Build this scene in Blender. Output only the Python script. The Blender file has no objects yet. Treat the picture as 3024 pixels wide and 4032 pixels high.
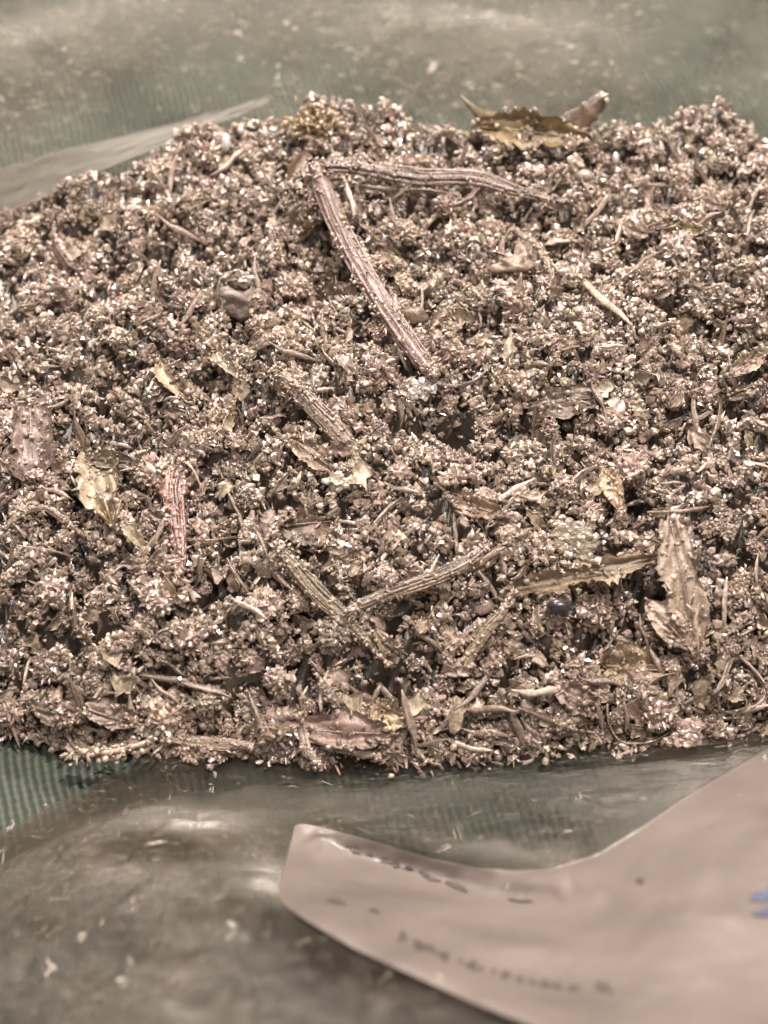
import bpy, math, random
import numpy as np
from mathutils import Vector, Matrix, noise

random.seed(7)
rng = np.random.default_rng(11)
S = 0.001                                   # everything is authored in millimetres
scene = bpy.context.scene
COL = scene.collection

# ------------------------------------------------------------------ camera
PITCH = math.radians(50)
DIST = 160.0
TGT = np.array([0.0, 0.0, 8.0])
FWD = np.array([0.0, math.cos(PITCH), -math.sin(PITCH)])
RGT = np.array([1.0, 0.0, 0.0])
UPV = np.array([0.0, math.sin(PITCH), math.cos(PITCH)])
CAM = TGT - FWD * DIST
K = 65.0 / 160.0 / 3024.0                   # tangent per photo pixel
cam_d = bpy.data.cameras.new('camera')
cam = bpy.data.objects.new('camera', cam_d)
COL.objects.link(cam)
cam.location = Vector(CAM) * S
cam.rotation_euler = (math.pi / 2 - PITCH, 0, 0)
cam_d.sensor_fit = 'HORIZONTAL'
cam_d.sensor_width = 36.0
cam_d.lens = 36.0 * 160.0 / 65.0
cam_d.clip_start = 0.005
cam_d.clip_end = 10
cam_d.dof.use_dof = True
cam_d.dof.focus_distance = 0.1595
cam_d.dof.aperture_fstop = 43
scene.camera = cam

# ------------------------------------------------------------------ light (indoor: room lamps above the pile, lights added behind it)
world = bpy.data.worlds.new('World')
scene.world = world
world.use_nodes = True
bg = world.node_tree.nodes['Background']
bg.inputs['Color'].default_value = (1.0, 0.88, 0.80, 1)
bg.inputs['Strength'].default_value = 0.10


def lamp(name, loc, size, power, color, tgt=(0, 0, 0)):
    d = bpy.data.lights.new(name, 'AREA')
    d.shape = 'DISK'
    d.size = size * S
    d.energy = power
    d.color = color
    o = bpy.data.objects.new(name, d)
    COL.objects.link(o)
    o.location = Vector(loc) * S
    v = Vector(tgt) * S - o.location
    o.rotation_euler = v.to_track_quat('-Z', 'Y').to_euler()
    return o


lamp('room_or_added_lamp', (150, 60, 560), 28, 3.8, (1.0, 0.87, 0.77))
lamp('room_or_added_lamp', (-190, 150, 520), 28, 1.35, (1.0, 0.89, 0.80))
lamp('room_or_added_lamp', (30, -160, 520), 26, 0.75, (1.0, 0.88, 0.80))
lamp('room_or_added_lamp', (-50, 270, 250), 20, 1.25, (1.0, 0.88, 0.78))  # low lamp added behind to brighten the back cloth
lamp('added_veil_light', (0, 560, 400), 330, 1.9, (1.0, 0.88, 0.78), (0, 60, 0))  # unseen light added to reflect as a veil in the back film
scene.view_settings.view_transform = 'Standard'
scene.view_settings.look = 'None'
scene.view_settings.exposure = 0.0
scene.view_settings.gamma = 1.0


# ------------------------------------------------------------------ projection helpers (photo pixel -> place)
def ray(px, py):
    d = FWD + RGT * ((px - 1512) * K) - UPV * ((py - 2016) * K)
    return d


def P(px, py, z):
    d = ray(px, py)
    t = (z - CAM[2]) / d[2]
    return CAM + d * t


def project(p):
    v = np.asarray(p) - CAM
    w = v @ FWD
    return 1512 + (v @ RGT) / w / K, 2016 - (v @ UPV) / w / K


def smooth(a, b, x):
    t = np.clip((x - a) / (b - a), 0, 1)
    return t * t * (3 - 2 * t)


# ------------------------------------------------------------------ smooth value noise in numpy
def vnoise(x, y, seed=0):
    xi = np.floor(x).astype(np.int64)
    yi = np.floor(y).astype(np.int64)
    fx = x - xi
    fy = y - yi
    fx = fx * fx * (3 - 2 * fx)
    fy = fy * fy * (3 - 2 * fy)

    def h(a, b):
        n = (a * 374761393 + b * 668265263 + seed * 1442695041) & 0x7fffffff
        n = ((n ^ (n >> 13)) * 1274126177) & 0x7fffffff
        return ((n ^ (n >> 16)) & 0xffff) / 65535.0
    return ((h(xi, yi) * (1 - fx) + h(xi + 1, yi) * fx) * (1 - fy) +
            (h(xi, yi + 1) * (1 - fx) + h(xi + 1, yi + 1) * fx) * fy) * 2 - 1


def fbm(x, y, seed=0, n=4):
    s = 0
    a = 1
    for i in range(n):
        s = s + a * vnoise(x * 2 ** i + i * 7.3, y * 2 ** i - i * 3.1, seed + i)
        a *= 0.5
    return s / 1.9


# ------------------------------------------------------------------ materials
def new_mat(name):
    m = bpy.data.materials.new(name)
    m.use_nodes = True
    nt = m.node_tree
    nt.nodes.clear()
    out = nt.nodes.new('ShaderNodeOutputMaterial')
    return m, nt, out


def N(nt, t, **kw):
    n = nt.nodes.new(t)
    for k, v in kw.items():
        if k in n.inputs:
            n.inputs[k].default_value = v
        else:
            setattr(n, k, v)
    return n


def coords(nt, scale=1000.0):
    tc = N(nt, 'ShaderNodeTexCoord')
    mp = N(nt, 'ShaderNodeMapping')
    mp.inputs['Scale'].default_value = (scale,) * 3
    nt.links.new(tc.outputs['Object'], mp.inputs['Vector'])
    return mp.outputs['Vector']


def herb_mat(name, rough=0.36, spec=0.7, coat=0.8, mult=(1, 1, 1), bump=0.5, fine=5.0, vary=0.25, trans=0.0, ior=1.5):
    m, nt, out = new_mat(name)
    L = nt.links.new
    b = N(nt, 'ShaderNodeBsdfPrincipled')
    co = coords(nt)
    at = N(nt, 'ShaderNodeAttribute', attribute_name='tint')
    nz = N(nt, 'ShaderNodeTexNoise')
    nz.inputs['Scale'].default_value = fine
    nz.inputs['Detail'].default_value = 4
    nz.inputs['Roughness'].default_value = 0.65
    L(co, nz.inputs['Vector'])
    ramp = N(nt, 'ShaderNodeMapRange')
    ramp.inputs['From Min'].default_value = 0.3
    ramp.inputs['From Max'].default_value = 0.7
    ramp.inputs['To Min'].default_value = 0.55
    ramp.inputs['To Max'].default_value = 1.4
    L(nz.outputs['Fac'], ramp.inputs['Value'])
    oi = N(nt, 'ShaderNodeObjectInfo')
    mr = N(nt, 'ShaderNodeMapRange')
    mr.inputs['To Min'].default_value = 1 - vary
    mr.inputs['To Max'].default_value = 1 + vary
    L(oi.outputs['Random'], mr.inputs['Value'])
    mu = N(nt, 'ShaderNodeMath', operation='MULTIPLY')
    L(ramp.outputs['Result'], mu.inputs[0])
    L(mr.outputs['Result'], mu.inputs[1])
    vm = N(nt, 'ShaderNodeVectorMath', operation='SCALE')
    L(at.outputs['Color'], vm.inputs[0])
    L(mu.outputs[0], vm.inputs['Scale'])
    vc = N(nt, 'ShaderNodeVectorMath', operation='MULTIPLY')
    L(vm.outputs[0], vc.inputs[0])
    vc.inputs[1].default_value = mult
    L(vc.outputs[0], b.inputs['Base Color'])
    rr = N(nt, 'ShaderNodeMapRange')
    rr.inputs['To Min'].default_value = rough * 0.6
    rr.inputs['To Max'].default_value = rough * 1.5
    L(nz.outputs['Fac'], rr.inputs['Value'])
    L(rr.outputs['Result'], b.inputs['Roughness'])
    b.inputs['Specular IOR Level'].default_value = spec
    b.inputs['Coat Weight'].default_value = coat
    b.inputs['Coat Roughness'].default_value = 0.2
    b.inputs['Transmission Weight'].default_value = trans
    b.inputs['IOR'].default_value = ior
    b.inputs['Coat IOR'].default_value = 1.65
    bp = N(nt, 'ShaderNodeBump')
    bp.inputs['Strength'].default_value = bump
    bp.inputs['Distance'].default_value = 0.00012
    L(nz.outputs['Fac'], bp.inputs['Height'])
    L(bp.outputs['Normal'], b.inputs['Normal'])
    L(bp.outputs['Normal'], b.inputs['Coat Normal'])
    L(b.outputs[0], out.inputs['Surface'])
    return m


M_crumb = herb_mat('dry_herb_crumb', rough=0.3, vary=0.28, ior=1.65, coat=1.0)
M_leaf = herb_mat('dry_leaf', rough=0.42, coat=0.5, bump=0.7, fine=4.0, vary=0.2)
M_stem = herb_mat('woody_stem', rough=0.27, spec=0.7, coat=0.7, bump=0.9, fine=3.5, vary=0.1)
M_seed = herb_mat('smooth_seed', rough=0.30, coat=0.15, bump=0.1, fine=2.0, vary=0.0)
M_crystal = herb_mat('glassy_grain', rough=0.16, spec=1.0, coat=1.0, bump=0.3, fine=3.0, vary=0.0, trans=0.2)
M_chip = herb_mat('resin_chip', rough=0.33, spec=1.0, coat=1.0, bump=0.1, fine=3.0, vary=0.0, ior=1.85)


def cloth_mat():
    m, nt, out = new_mat('ribbed_green_jersey')
    L = nt.links.new
    b = N(nt, 'ShaderNodeBsdfPrincipled')
    co = coords(nt)
    nz = N(nt, 'ShaderNodeTexNoise')
    nz.inputs['Scale'].default_value = 0.12
    nz.inputs['Detail'].default_value = 3
    L(co, nz.inputs['Vector'])
    fz = N(nt, 'ShaderNodeTexNoise')
    fz.inputs['Scale'].default_value = 2.2
    fz.inputs['Detail'].default_value = 6
    fz.inputs['Roughness'].default_value = 0.75
    L(co, fz.inputs['Vector'])
    mp = N(nt, 'ShaderNodeMapping')
    mp.inputs['Rotation'].default_value = (0, 0, math.radians(-14))
    L(co, mp.inputs['Vector'])
    sx = N(nt, 'ShaderNodeSeparateXYZ')
    L(mp.outputs[0], sx.inputs[0])

    def sine(inp, period, wob):
        a = N(nt, 'ShaderNodeMath', operation='MULTIPLY')
        a.inputs[1].default_value = 2 * math.pi / period
        L(inp, a.inputs[0])
        w = N(nt, 'ShaderNodeMath', operation='MULTIPLY_ADD')
        L(fz.outputs['Fac'], w.inputs[0])
        w.inputs[1].default_value = wob
        L(a.outputs[0], w.inputs[2])
        w2 = N(nt, 'ShaderNodeMath', operation='MULTIPLY_ADD')
        L(nz.outputs['Fac'], w2.inputs[0])
        w2.inputs[1].default_value = 9.0
        L(w.outputs[0], w2.inputs[2])
        s = N(nt, 'ShaderNodeMath', operation='SINE')
        L(w2.outputs[0], s.inputs[0])
        return s.outputs[0]
    rib = sine(sx.outputs['X'], 0.70, 3.5)
    sti = sine(sx.outputs['Y'], 0.75, 4.0)
    mix = N(nt, 'ShaderNodeMath', operation='MULTIPLY_ADD')
    L(sti, mix.inputs[0])
    mix.inputs[1].default_value = 0.15
    L(rib, mix.inputs[2])
    mix2 = N(nt, 'ShaderNodeMath', operation='MULTIPLY_ADD')
    L(fz.outputs['Fac'], mix2.inputs[0])
    mix2.inputs[1].default_value = 1.6
    L(mix.outputs[0], mix2.inputs[2])
    mr = N(nt, 'ShaderNodeMapRange')
    mr.inputs['From Min'].default_value = -0.7
    mr.inputs['From Max'].default_value = 2.2
    L(mix2.outputs[0], mr.inputs['Value'])
    cr = N(nt, 'ShaderNodeValToRGB')
    cr.color_ramp.elements[0].color = (0.015, 0.027, 0.022, 1)
    cr.color_ramp.elements[1].color = (0.118, 0.13, 0.102, 1)
    e = cr.color_ramp.elements.new(0.5)
    e.color = (0.050, 0.064, 0.050, 1)
    L(mr.outputs[0], cr.inputs[0])
    L(cr.outputs[0], b.inputs['Base Color'])
    b.inputs['Roughness'].default_value = 0.85
    b.inputs['Sheen Weight'].default_value = 0.25
    bp = N(nt, 'ShaderNodeBump')
    bp.inputs['Strength'].default_value = 0.8
    bp.inputs['Distance'].default_value = 0.00012
    L(mr.outputs[0], bp.inputs['Height'])
    L(bp.outputs[0], b.inputs['Normal'])
    L(b.outputs[0], out.inputs['Surface'])
    return m


def film_mat(name, base, rough=0.2, lo=0.05, hi=0.75, wr=0.6, frost=0.1, scuff=1.5, ior=1.45, crumple=0.55):
    """clear plastic film; the attribute 'haze' paints in its milky veil of reflected light"""
    m, nt, out = new_mat(name)
    L = nt.links.new
    co = coords(nt)
    at = N(nt, 'ShaderNodeAttribute', attribute_name='painted_veil')
    nz = N(nt, 'ShaderNodeTexNoise')
    nz.inputs['Scale'].default_value = 0.16
    nz.inputs['Detail'].default_value = 5
    nz.inputs['Roughness'].default_value = 0.6
    nz.inputs['Distortion'].default_value = 0.6
    L(co, nz.inputs['Vector'])
    sc = N(nt, 'ShaderNodeTexNoise')
    sc.inputs['Scale'].default_value = 0.9
    sc.inputs['Detail'].default_value = 6
    sc.inputs['Roughness'].default_value = 0.7
    mp = N(nt, 'ShaderNodeMapping')
    mp.inputs['Scale'].default_value = (0.5, 1.6, 1)
    mp.inputs['Rotation'].default_value = (0, 0, 0.25)
    L(co, mp.inputs['Vector'])
    L(mp.outputs[0], sc.inputs['Vector'])
    f1 = N(nt, 'ShaderNodeMapRange')
    f1.inputs['From Min'].default_value = 0.3
    f1.inputs['From Max'].default_value = 0.7
    f1.inputs['To Min'].default_value = 0.55
    f1.inputs['To Max'].default_value = 1.3
    L(nz.outputs['Fac'], f1.inputs['Value'])
    f2 = N(nt, 'ShaderNodeMapRange')
    f2.inputs['From Min'].default_value = 0.3
    f2.inputs['From Max'].default_value = 0.7
    f2.inputs['To Min'].default_value = 0.8
    f2.inputs['To Max'].default_value = 1.2
    L(sc.outputs['Fac'], f2.inputs['Value'])
    m1 = N(nt, 'ShaderNodeMath', operation='MULTIPLY')
    L(at.outputs['Fac'], m1.inputs[0])
    L(f1.outputs[0], m1.inputs[1])
    m2 = N(nt, 'ShaderNodeMath', operation='MULTIPLY')
    L(m1.outputs[0], m2.inputs[0])
    L(f2.outputs[0], m2.inputs[1])
    m3 = N(nt, 'ShaderNodeMapRange')
    m3.inputs['To Min'].default_value = lo
    m3.inputs['To Max'].default_value = hi
    L(m2.outputs[0], m3.inputs['Value'])
    bp = N(nt, 'ShaderNodeBump')
    bp.inputs['Strength'].default_value = wr
    bp.inputs['Distance'].default_value = 0.0012
    L(sc.outputs['Fac'], bp.inputs['Height'])
    vo = N(nt, 'ShaderNodeTexVoronoi', feature='DISTANCE_TO_EDGE')
    vo.inputs['Scale'].default_value = 0.16
    mp3 = N(nt, 'ShaderNodeVectorMath', operation='MULTIPLY_ADD')
    L(nz.outputs['Color'], mp3.inputs[0])
    mp3.inputs[1].default_value = (6, 6, 6)
    L(co, mp3.inputs[2])
    L(mp3.outputs[0], vo.inputs['Vector'])
    vr = N(nt, 'ShaderNodeMapRange')
    vr.inputs['From Max'].default_value = 0.12
    L(vo.outputs['Distance'], vr.inputs['Value'])
    bp2 = N(nt, 'ShaderNodeBump')
    bp2.inputs['Strength'].default_value = crumple
    bp2.inputs['Distance'].default_value = 0.0006
    L(vr.outputs[0], bp2.inputs['Height'])
    L(bp2.outputs[0], bp.inputs['Normal'])
    tr = N(nt, 'ShaderNodeBsdfTransparent')
    tr.inputs[0].default_value = (0.97, 0.96, 0.94, 1)
    rf = N(nt, 'ShaderNodeBsdfRefraction')
    rf.inputs['IOR'].default_value = 1.03
    rf.inputs['Roughness'].default_value = 0.45
    rf.inputs['Color'].default_value = (0.97, 0.96, 0.94, 1)
    mxf = N(nt, 'ShaderNodeMixShader')
    mxf.inputs[0].default_value = frost
    L(tr.outputs[0], mxf.inputs[1])
    L(rf.outputs[0], mxf.inputs[2])
    gl = N(nt, 'ShaderNodeBsdfGlossy')
    gl.inputs['Roughness'].default_value = rough
    gl.inputs['Color'].default_value = (1, 0.97, 0.94, 1)
    L(bp.outputs[0], gl.inputs['Normal'])
    df = N(nt, 'ShaderNodeBsdfDiffuse')
    df.inputs['Color'].default_value = base + (1,)
    L(bp.outputs[0], df.inputs['Normal'])
    tl = N(nt, 'ShaderNodeBsdfTranslucent')
    tl.inputs['Color'].default_value = base + (1,)
    hz = N(nt, 'ShaderNodeMixShader')
    hz.inputs[0].default_value = 0.3
    L(df.outputs[0], hz.inputs[1])
    L(tl.outputs[0], hz.inputs[2])
    mx = N(nt, 'ShaderNodeMixShader')
    # hairline scuffs and glitter specks painted into the film
    mp4 = N(nt, 'ShaderNodeMapping')
    mp4.inputs['Scale'].default_value = (0.55, 2.6, 1)
    mp4.inputs['Rotation'].default_value = (0, 0, -0.3)
    L(mp3.outputs[0], mp4.inputs['Vector'])
    sn = N(nt, 'ShaderNodeTexNoise')
    sn.inputs['Scale'].default_value = 1.3
    sn.inputs['Detail'].default_value = 3
    L(mp4.outputs[0], sn.inputs['Vector'])
    sr = N(nt, 'ShaderNodeMapRange')
    sr.inputs['From Min'].default_value = 0.60
    sr.inputs['From Max'].default_value = 0.74
    sr.inputs['To Max'].default_value = 0.9
    L(sn.outputs['Fac'], sr.inputs['Value'])
    ad = N(nt, 'ShaderNodeMath', operation='ADD', use_clamp=True)
    L(m3.outputs[0], ad.inputs[0])
    L(sr.outputs[0], ad.inputs[1])
    L(ad.outputs[0], mx.inputs[0])
    sc2 = N(nt, 'ShaderNodeMapRange')
    sc2.inputs['To Min'].default_value = 1.0
    sc2.inputs['To Max'].default_value = scuff
    L(sr.outputs[0], sc2.inputs['Value'])
    dcol = N(nt, 'ShaderNodeVectorMath', operation='SCALE')
    dcol.inputs[0].default_value = base
    L(sc2.outputs[0], dcol.inputs['Scale'])
    L(dcol.outputs[0], df.inputs['Color'])
    L(mxf.outputs[0], mx.inputs[1])
    L(hz.outputs[0], mx.inputs[2])
    fr = N(nt, 'ShaderNodeFresnel')
    fr.inputs['IOR'].default_value = ior
    mx2 = N(nt, 'ShaderNodeMixShader')
    L(fr.outputs[0], mx2.inputs[0])
    L(mx.outputs[0], mx2.inputs[1])
    L(gl.outputs[0], mx2.inputs[2])
    L(mx2.outputs[0], out.inputs['Surface'])
    return m


def plain_mat(name, color, rough=0.5, noise_s=1.0, amt=0.2, coat=0.0, bump=0.2):
    m, nt, out = new_mat(name)
    L = nt.links.new
    b = N(nt, 'ShaderNodeBsdfPrincipled')
    co = coords(nt)
    nz = N(nt, 'ShaderNodeTexNoise')
    nz.inputs['Scale'].default_value = noise_s
    nz.inputs['Detail'].default_value = 5
    L(co, nz.inputs['Vector'])
    cr = N(nt, 'ShaderNodeValToRGB')
    cr.color_ramp.elements[0].position = 0.3
    cr.color_ramp.elements[1].position = 0.7
    cr.color_ramp.elements[0].color = tuple(c * (1 - amt) for c in color) + (1,)
    cr.color_ramp.elements[1].color = tuple(min(1, c * (1 + amt)) for c in color) + (1,)
    L(nz.outputs['Fac'], cr.inputs[0])
    L(cr.outputs[0], b.inputs['Base Color'])
    b.inputs['Roughness'].default_value = rough
    b.inputs['Coat Weight'].default_value = coat
    b.inputs['Coat Roughness'].default_value = 0.25
    bp = N(nt, 'ShaderNodeBump')
    bp.inputs['Strength'].default_value = bump
    bp.inputs['Distance'].default_value = 0.0004
    L(nz.outputs['Fac'], bp.inputs['Height'])
    L(bp.outputs[0], b.inputs['Normal'])
    L(b.outputs[0], out.inputs['Surface'])
    return m


M_cloth = cloth_mat()
M_film = film_mat('clear_plastic_film', (0.29, 0.272, 0.22), rough=0.12, scuff=2.4)
M_film_fold = film_mat('folded_plastic_film', (0.17, 0.125, 0.095), rough=0.35, lo=0.1, hi=0.7, wr=0.9, ior=1.06)
M_film_front = film_mat('clear_plastic_film_front', (0.115, 0.095, 0.073), rough=0.13, lo=0.06, hi=0.9, frost=0.6, scuff=3.4, wr=0.5, crumple=0.25, ior=1.3)
M_sticker = plain_mat('matte_sticker_paper', (0.18, 0.152, 0.139), rough=0.5, noise_s=0.14, amt=0.2, coat=0.45, bump=0.4)
M_ink = plain_mat('grey_ink', (0.09, 0.075, 0.07), rough=0.6, noise_s=1.5, amt=0.35)
M_blue = plain_mat('blue_ink', (0.10, 0.11, 0.17), rough=0.6, noise_s=1.2, amt=0.3)


# ------------------------------------------------------------------ mesh helpers
def mesh_np(name, V, F, mat, tint=None, painted_veil=None, smooth_shade=True, parent=None, link=True):
    """V in mm (n,3), F list/array of faces; returns the linked object"""
    me = bpy.data.meshes.new(name)
    V = np.asarray(V, dtype=np.float32) * S
    if isinstance(F, np.ndarray) and F.ndim == 2:
        k = F.shape[1]
        me.vertices.add(len(V))
        me.vertices.foreach_set('co', V.ravel())
        me.loops.add(F.size)
        me.loops.foreach_set('vertex_index', F.astype(np.int32).ravel())
        me.polygons.add(len(F))
        me.polygons.foreach_set('loop_start', np.arange(0, F.size, k, dtype=np.int32))
        me.update(calc_edges=True)
    else:
        me.from_pydata([tuple(v) for v in V], [], [tuple(int(i) for i in f) for f in F])
    if tint is not None:
        a = me.attributes.new('tint', 'FLOAT_COLOR', 'POINT')
        c = np.ones((len(V), 4), dtype=np.float32)
        c[:, :3] = tint
        a.data.foreach_set('color', c.ravel())
    if painted_veil is not None:
        a = me.attributes.new('painted_veil', 'FLOAT', 'POINT')
        a.data.foreach_set('value', np.asarray(painted_veil, dtype=np.float32))
    if isinstance(smooth_shade, np.ndarray):
        me.polygons.foreach_set('use_smooth', smooth_shade)
    else:
        me.polygons.foreach_set('use_smooth', np.full(len(me.polygons), bool(smooth_shade)))
    me.materials.append(mat)
    me.update()
    o = bpy.data.objects.new(name, me)
    if link:
        COL.objects.link(o)
    if parent is not None:
        o.parent = parent
    return o


def tag(o, label=None, cat=None, group=None, kind=None):
    if label:
        o['label'] = label
    if cat:
        o['category'] = cat
    if group:
        o['group'] = group
    if kind:
        o['kind'] = kind
    return o


def recentre(o):
    """put the object's origin at the middle of its mesh"""
    me = o.data
    n = len(me.vertices)
    c = np.empty(n * 3, dtype=np.float32)
    me.vertices.foreach_get('co', c)
    c = c.reshape(-1, 3)
    m = c.mean(0)
    me.vertices.foreach_set('co', (c - m).ravel())
    o.location = [float(x) for x in m]
    me.update()


# ------------------------------------------------------------------ the pile's shape
# outline of the pile: crest seen against the cloth, and the foot in front
crest_px = [(-900, 1330, 8), (-400, 1110, 9), (0, 935, 10), (350, 795, 11), (700, 640, 12), (1000, 550, 13), (1250, 500, 14), (1500, 515, 14),
            (1720, 560, 13.5), (1850, 590, 13), (2100, 570, 13.5), (2400, 560, 14), (2620, 545, 14), (2780, 510, 14.5), (2900, 560, 14), (3024, 590, 14),
            (3500, 680, 12), (3900, 800, 10)]
foot_px = [(-900, 2700), (-400, 2800), (0, 2860), (250, 2900), (600, 2935), (900, 2960), (1250, 2975), (1600, 2985), (1900, 2985), (2150, 2950), (2400, 2905),
           (2700, 2880), (3024, 2850), (3500, 2750), (3900, 2600)]
crest = np.array([np.append(P(a, b, z)[:2], z) for a, b, z in crest_px])
foot = np.array([P(a, b, 0)[:2] for a, b in foot_px])


def edges(x):
    yc = np.interp(x, crest[:, 0], crest[:, 1])
    zc = np.interp(x, crest[:, 0], crest[:, 2])
    yf = np.interp(x, foot[:, 0], foot[:, 1]) + 1.7 * fbm(x / 5.0, x * 0 + 3.3, 207, 4)
    end = 1 - smooth(40, 58, np.abs(x))
    return yc, zc * end, yf


# photo-seen hollows (px, py, radius mm, depth mm) and rises
hollows = [(1300, 1180, 4.0, 2.6), (420, 1120, 3.5, 1.8), (1750, 1700, 3.5, 1.8), (2000, 1750, 3.5, 1.6), (2480, 2420, 3.0, 2.6), (900, 2680, 3.0, 1.8),
           (260, 1980, 2.6, 1.8), (480, 1560, 3.0, 1.5), (830, 1540, 3.0, 1.2), (1850, 2450, 2.5, 1.0), (2420, 800, 2.5, 1.6), (1650, 1050, 3.0, 1.4),
           (1160, 760, 2.5, 1.5), (2880, 1650, 3, 1.4), (1200, 2700, 2.2, 1.6), (2650, 1790, 3, 1.5), (1150, 1260, 2.5, 1.5), (60, 1080, 3, 1.2)]
rises = [(2250, 1480, 6.0, 1.8), (1240, 520, 2.4, 2.2), (2780, 560, 2.2, 1.2), (350, 1350, 5, 1.2), (1050, 1500, 5, 0.9), (2100, 640, 3, 0.8), (800, 2480, 5, 1.2),
         (1900, 2760, 6, 0.8), (2700, 2250, 4, 1.2), (1900, 2050, 4, 0.8), (2950, 1300, 4, 1.0), (150, 2700, 4, 0.8)]


def H0(x, y):
    yc, zc, yf = edges(x)
    t = np.clip((y - yf) / (yc - yf), 0, 1)
    front = (1 - (1 - t) ** 3.0) ** 0.56
    back = 1 - np.clip((y - yc) / 13.0, 0, 1.2) ** 1.3
    z = zc * np.where(y < yc, front, np.clip(back, -0.1, 1))
    return z


BUMPS = [(P(a, b, 11)[0], P(a, b, 11)[1], r, -d) for a, b, r, d in hollows] + [(P(a, b, 12)[0], P(a, b, 12)[1], r, d) for a, b, r, d in rises]


def worley(x, y, seed):
    xi, yi = np.floor(x).astype(np.int64), np.floor(y).astype(np.int64)
    d1 = np.full(np.shape(x), 9.0)
    d2 = np.full(np.shape(x), 9.0)
    for i in (-1, 0, 1):
        for j in (-1, 0, 1):
            a, b = xi + i, yi + j
            n = (a * 73856093 ^ b * 19349663 ^ seed * 83492791) & 0x7fffffff
            n = ((n ^ (n >> 11)) * 1103515245 + 12345) & 0x7fffffff
            px = a + ((n >> 4) & 1023) / 1023.0
            py = b + ((n >> 14) & 1023) / 1023.0
            d = np.hypot(px - x, py - y)
            d2 = np.where(d < d1, d1, np.minimum(d2, d))
            d1 = np.minimum(d1, d)
    return d1, d2


def cracks(x, y):
    wx = x + 1.2 * vnoise(x / 2.5, y / 2.5, 101)
    wy = y + 1.2 * vnoise(x / 2.5, y / 2.5, 103)
    a1, a2 = worley(wx / 6.4, wy / 5.4, 3)
    b1, b2 = worley(wx / 3.1 + 5, wy / 2.7, 9)
    amt = np.clip(0.55 + 0.75 * vnoise(x / 7, y / 7, 111), 0.1, 1.1)
    e1 = 1 - smooth(0.02, 0.20, a2 - a1)
    e2 = 1 - smooth(0.04, 0.30, b2 - b1)
    return 3.2 * amt * e1 + (2.3 - 0.6 * amt) * e2 - 0.7 * (1 - a1) - 1.1 * (1 - b1 * b1), np.maximum(e1 * (0.3 + amt), e2 * (0.75 + 0.3 * vnoise(x / 5, y / 5, 119)))


def H(x, y):
    x = np.asarray(x, dtype=float)
    y = np.asarray(y, dtype=float)
    z = H0(x, y)
    m = np.clip(z / 6.0, 0, 1)
    for bx, by, r, d in BUMPS:
        z = z + m * d * 1.35 * np.exp(-((x - bx) ** 2 + (y - by) ** 2) / (r * r * 0.6))
    z = z + m * (1.2 * fbm(x / 9, y / 9, 3, 3) + 1.15 * vnoise(x / 3.6, y / 3.4, 17) + 0.3 * vnoise(x / 1.6, y / 1.6, 23))
    return z - m * cracks(x, y)[0]


def hit(px, py, lift=0.0):
    """where the photo pixel's ray meets the pile (a place on the pile, mm)"""
    d = ray(px, py)
    d = d / np.linalg.norm(d)
    t = np.arange(115, 230, 0.15)
    pts = CAM[None] + t[:, None] * d[None]
    h = np.maximum(H(pts[:, 0], pts[:, 1]), 0.0)
    k = np.argmax(pts[:, 2] < h + lift)
    return pts[k]


def normal_at(x, y):
    e = 0.6
    n = np.array([-(H(x + e, y) - H(x - e, y)) / (2 * e), -(H(x, y + e) - H(x, y - e)) / (2 * e), 1.0])
    return n / np.linalg.norm(n)


# ------------------------------------------------------------------ crumb kit
PHI = (1 + 5 ** 0.5) / 2
ICO_V = np.array([(-1, PHI, 0), (1, PHI, 0), (-1, -PHI, 0), (1, -PHI, 0), (0, -1, PHI), (0, 1, PHI), (0, -1, -PHI), (0, 1, -PHI), (PHI, 0, -1), (PHI, 0, 1),
                  (-PHI, 0, -1), (-PHI, 0, 1)], dtype=float)
ICO_V /= np.linalg.norm(ICO_V[0])
ICO_F = np.array([(0, 11, 5), (0, 5, 1), (0, 1, 7), (0, 7, 10), (0, 10, 11), (1, 5, 9), (5, 11, 4), (11, 10, 2), (10, 7, 6), (7, 1, 8), (3, 9, 4), (3, 4, 2),
                  (3, 2, 6), (3, 6, 8), (3, 8, 9), (4, 9, 5), (2, 4, 11), (6, 2, 10), (8, 6, 7), (9, 8, 1)])
ARCH = []
for k in range(48):
    v = ICO_V.copy()
    v *= (1 + rng.uniform(-0.32, 0.38, (12, 1)))
    v += rng.uniform(-0.14, 0.14, (12, 3))
    kind = k % 4
    if kind == 0:      # pointed
        v[:, 2] *= 1.5
        v[:, 0] *= 0.62
        v[:, 1] *= 0.75
    elif kind == 1:    # flake
        v[:, 2] *= 0.38
    elif kind == 2:    # splinter
        v[:, 2] *= 2.1
        v[:, 0] *= 0.5
        v[:, 1] *= 0.42
    ARCH.append(v)
ARCH = np.array(ARCH)

PAL = np.array([(0.40, 0.30, 0.245), (0.33, 0.245, 0.19), (0.26, 0.19, 0.14), (0.36, 0.28, 0.19), (0.44, 0.36, 0.25), (0.50, 0.405, 0.33), (0.20, 0.145, 0.105),
                (0.30, 0.24, 0.15), (0.41, 0.29, 0.25)])
PAL = PAL * 1.14 * np.array([1.02, 1.01, 1.03])
PAL = PAL * 0.85 + PAL.mean(1, keepdims=True) * 0.15
PAL_P = np.array([0.2, 0.2, 0.14, 0.12, 0.07, 0.07, 0.08, 0.06, 0.06])


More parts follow.
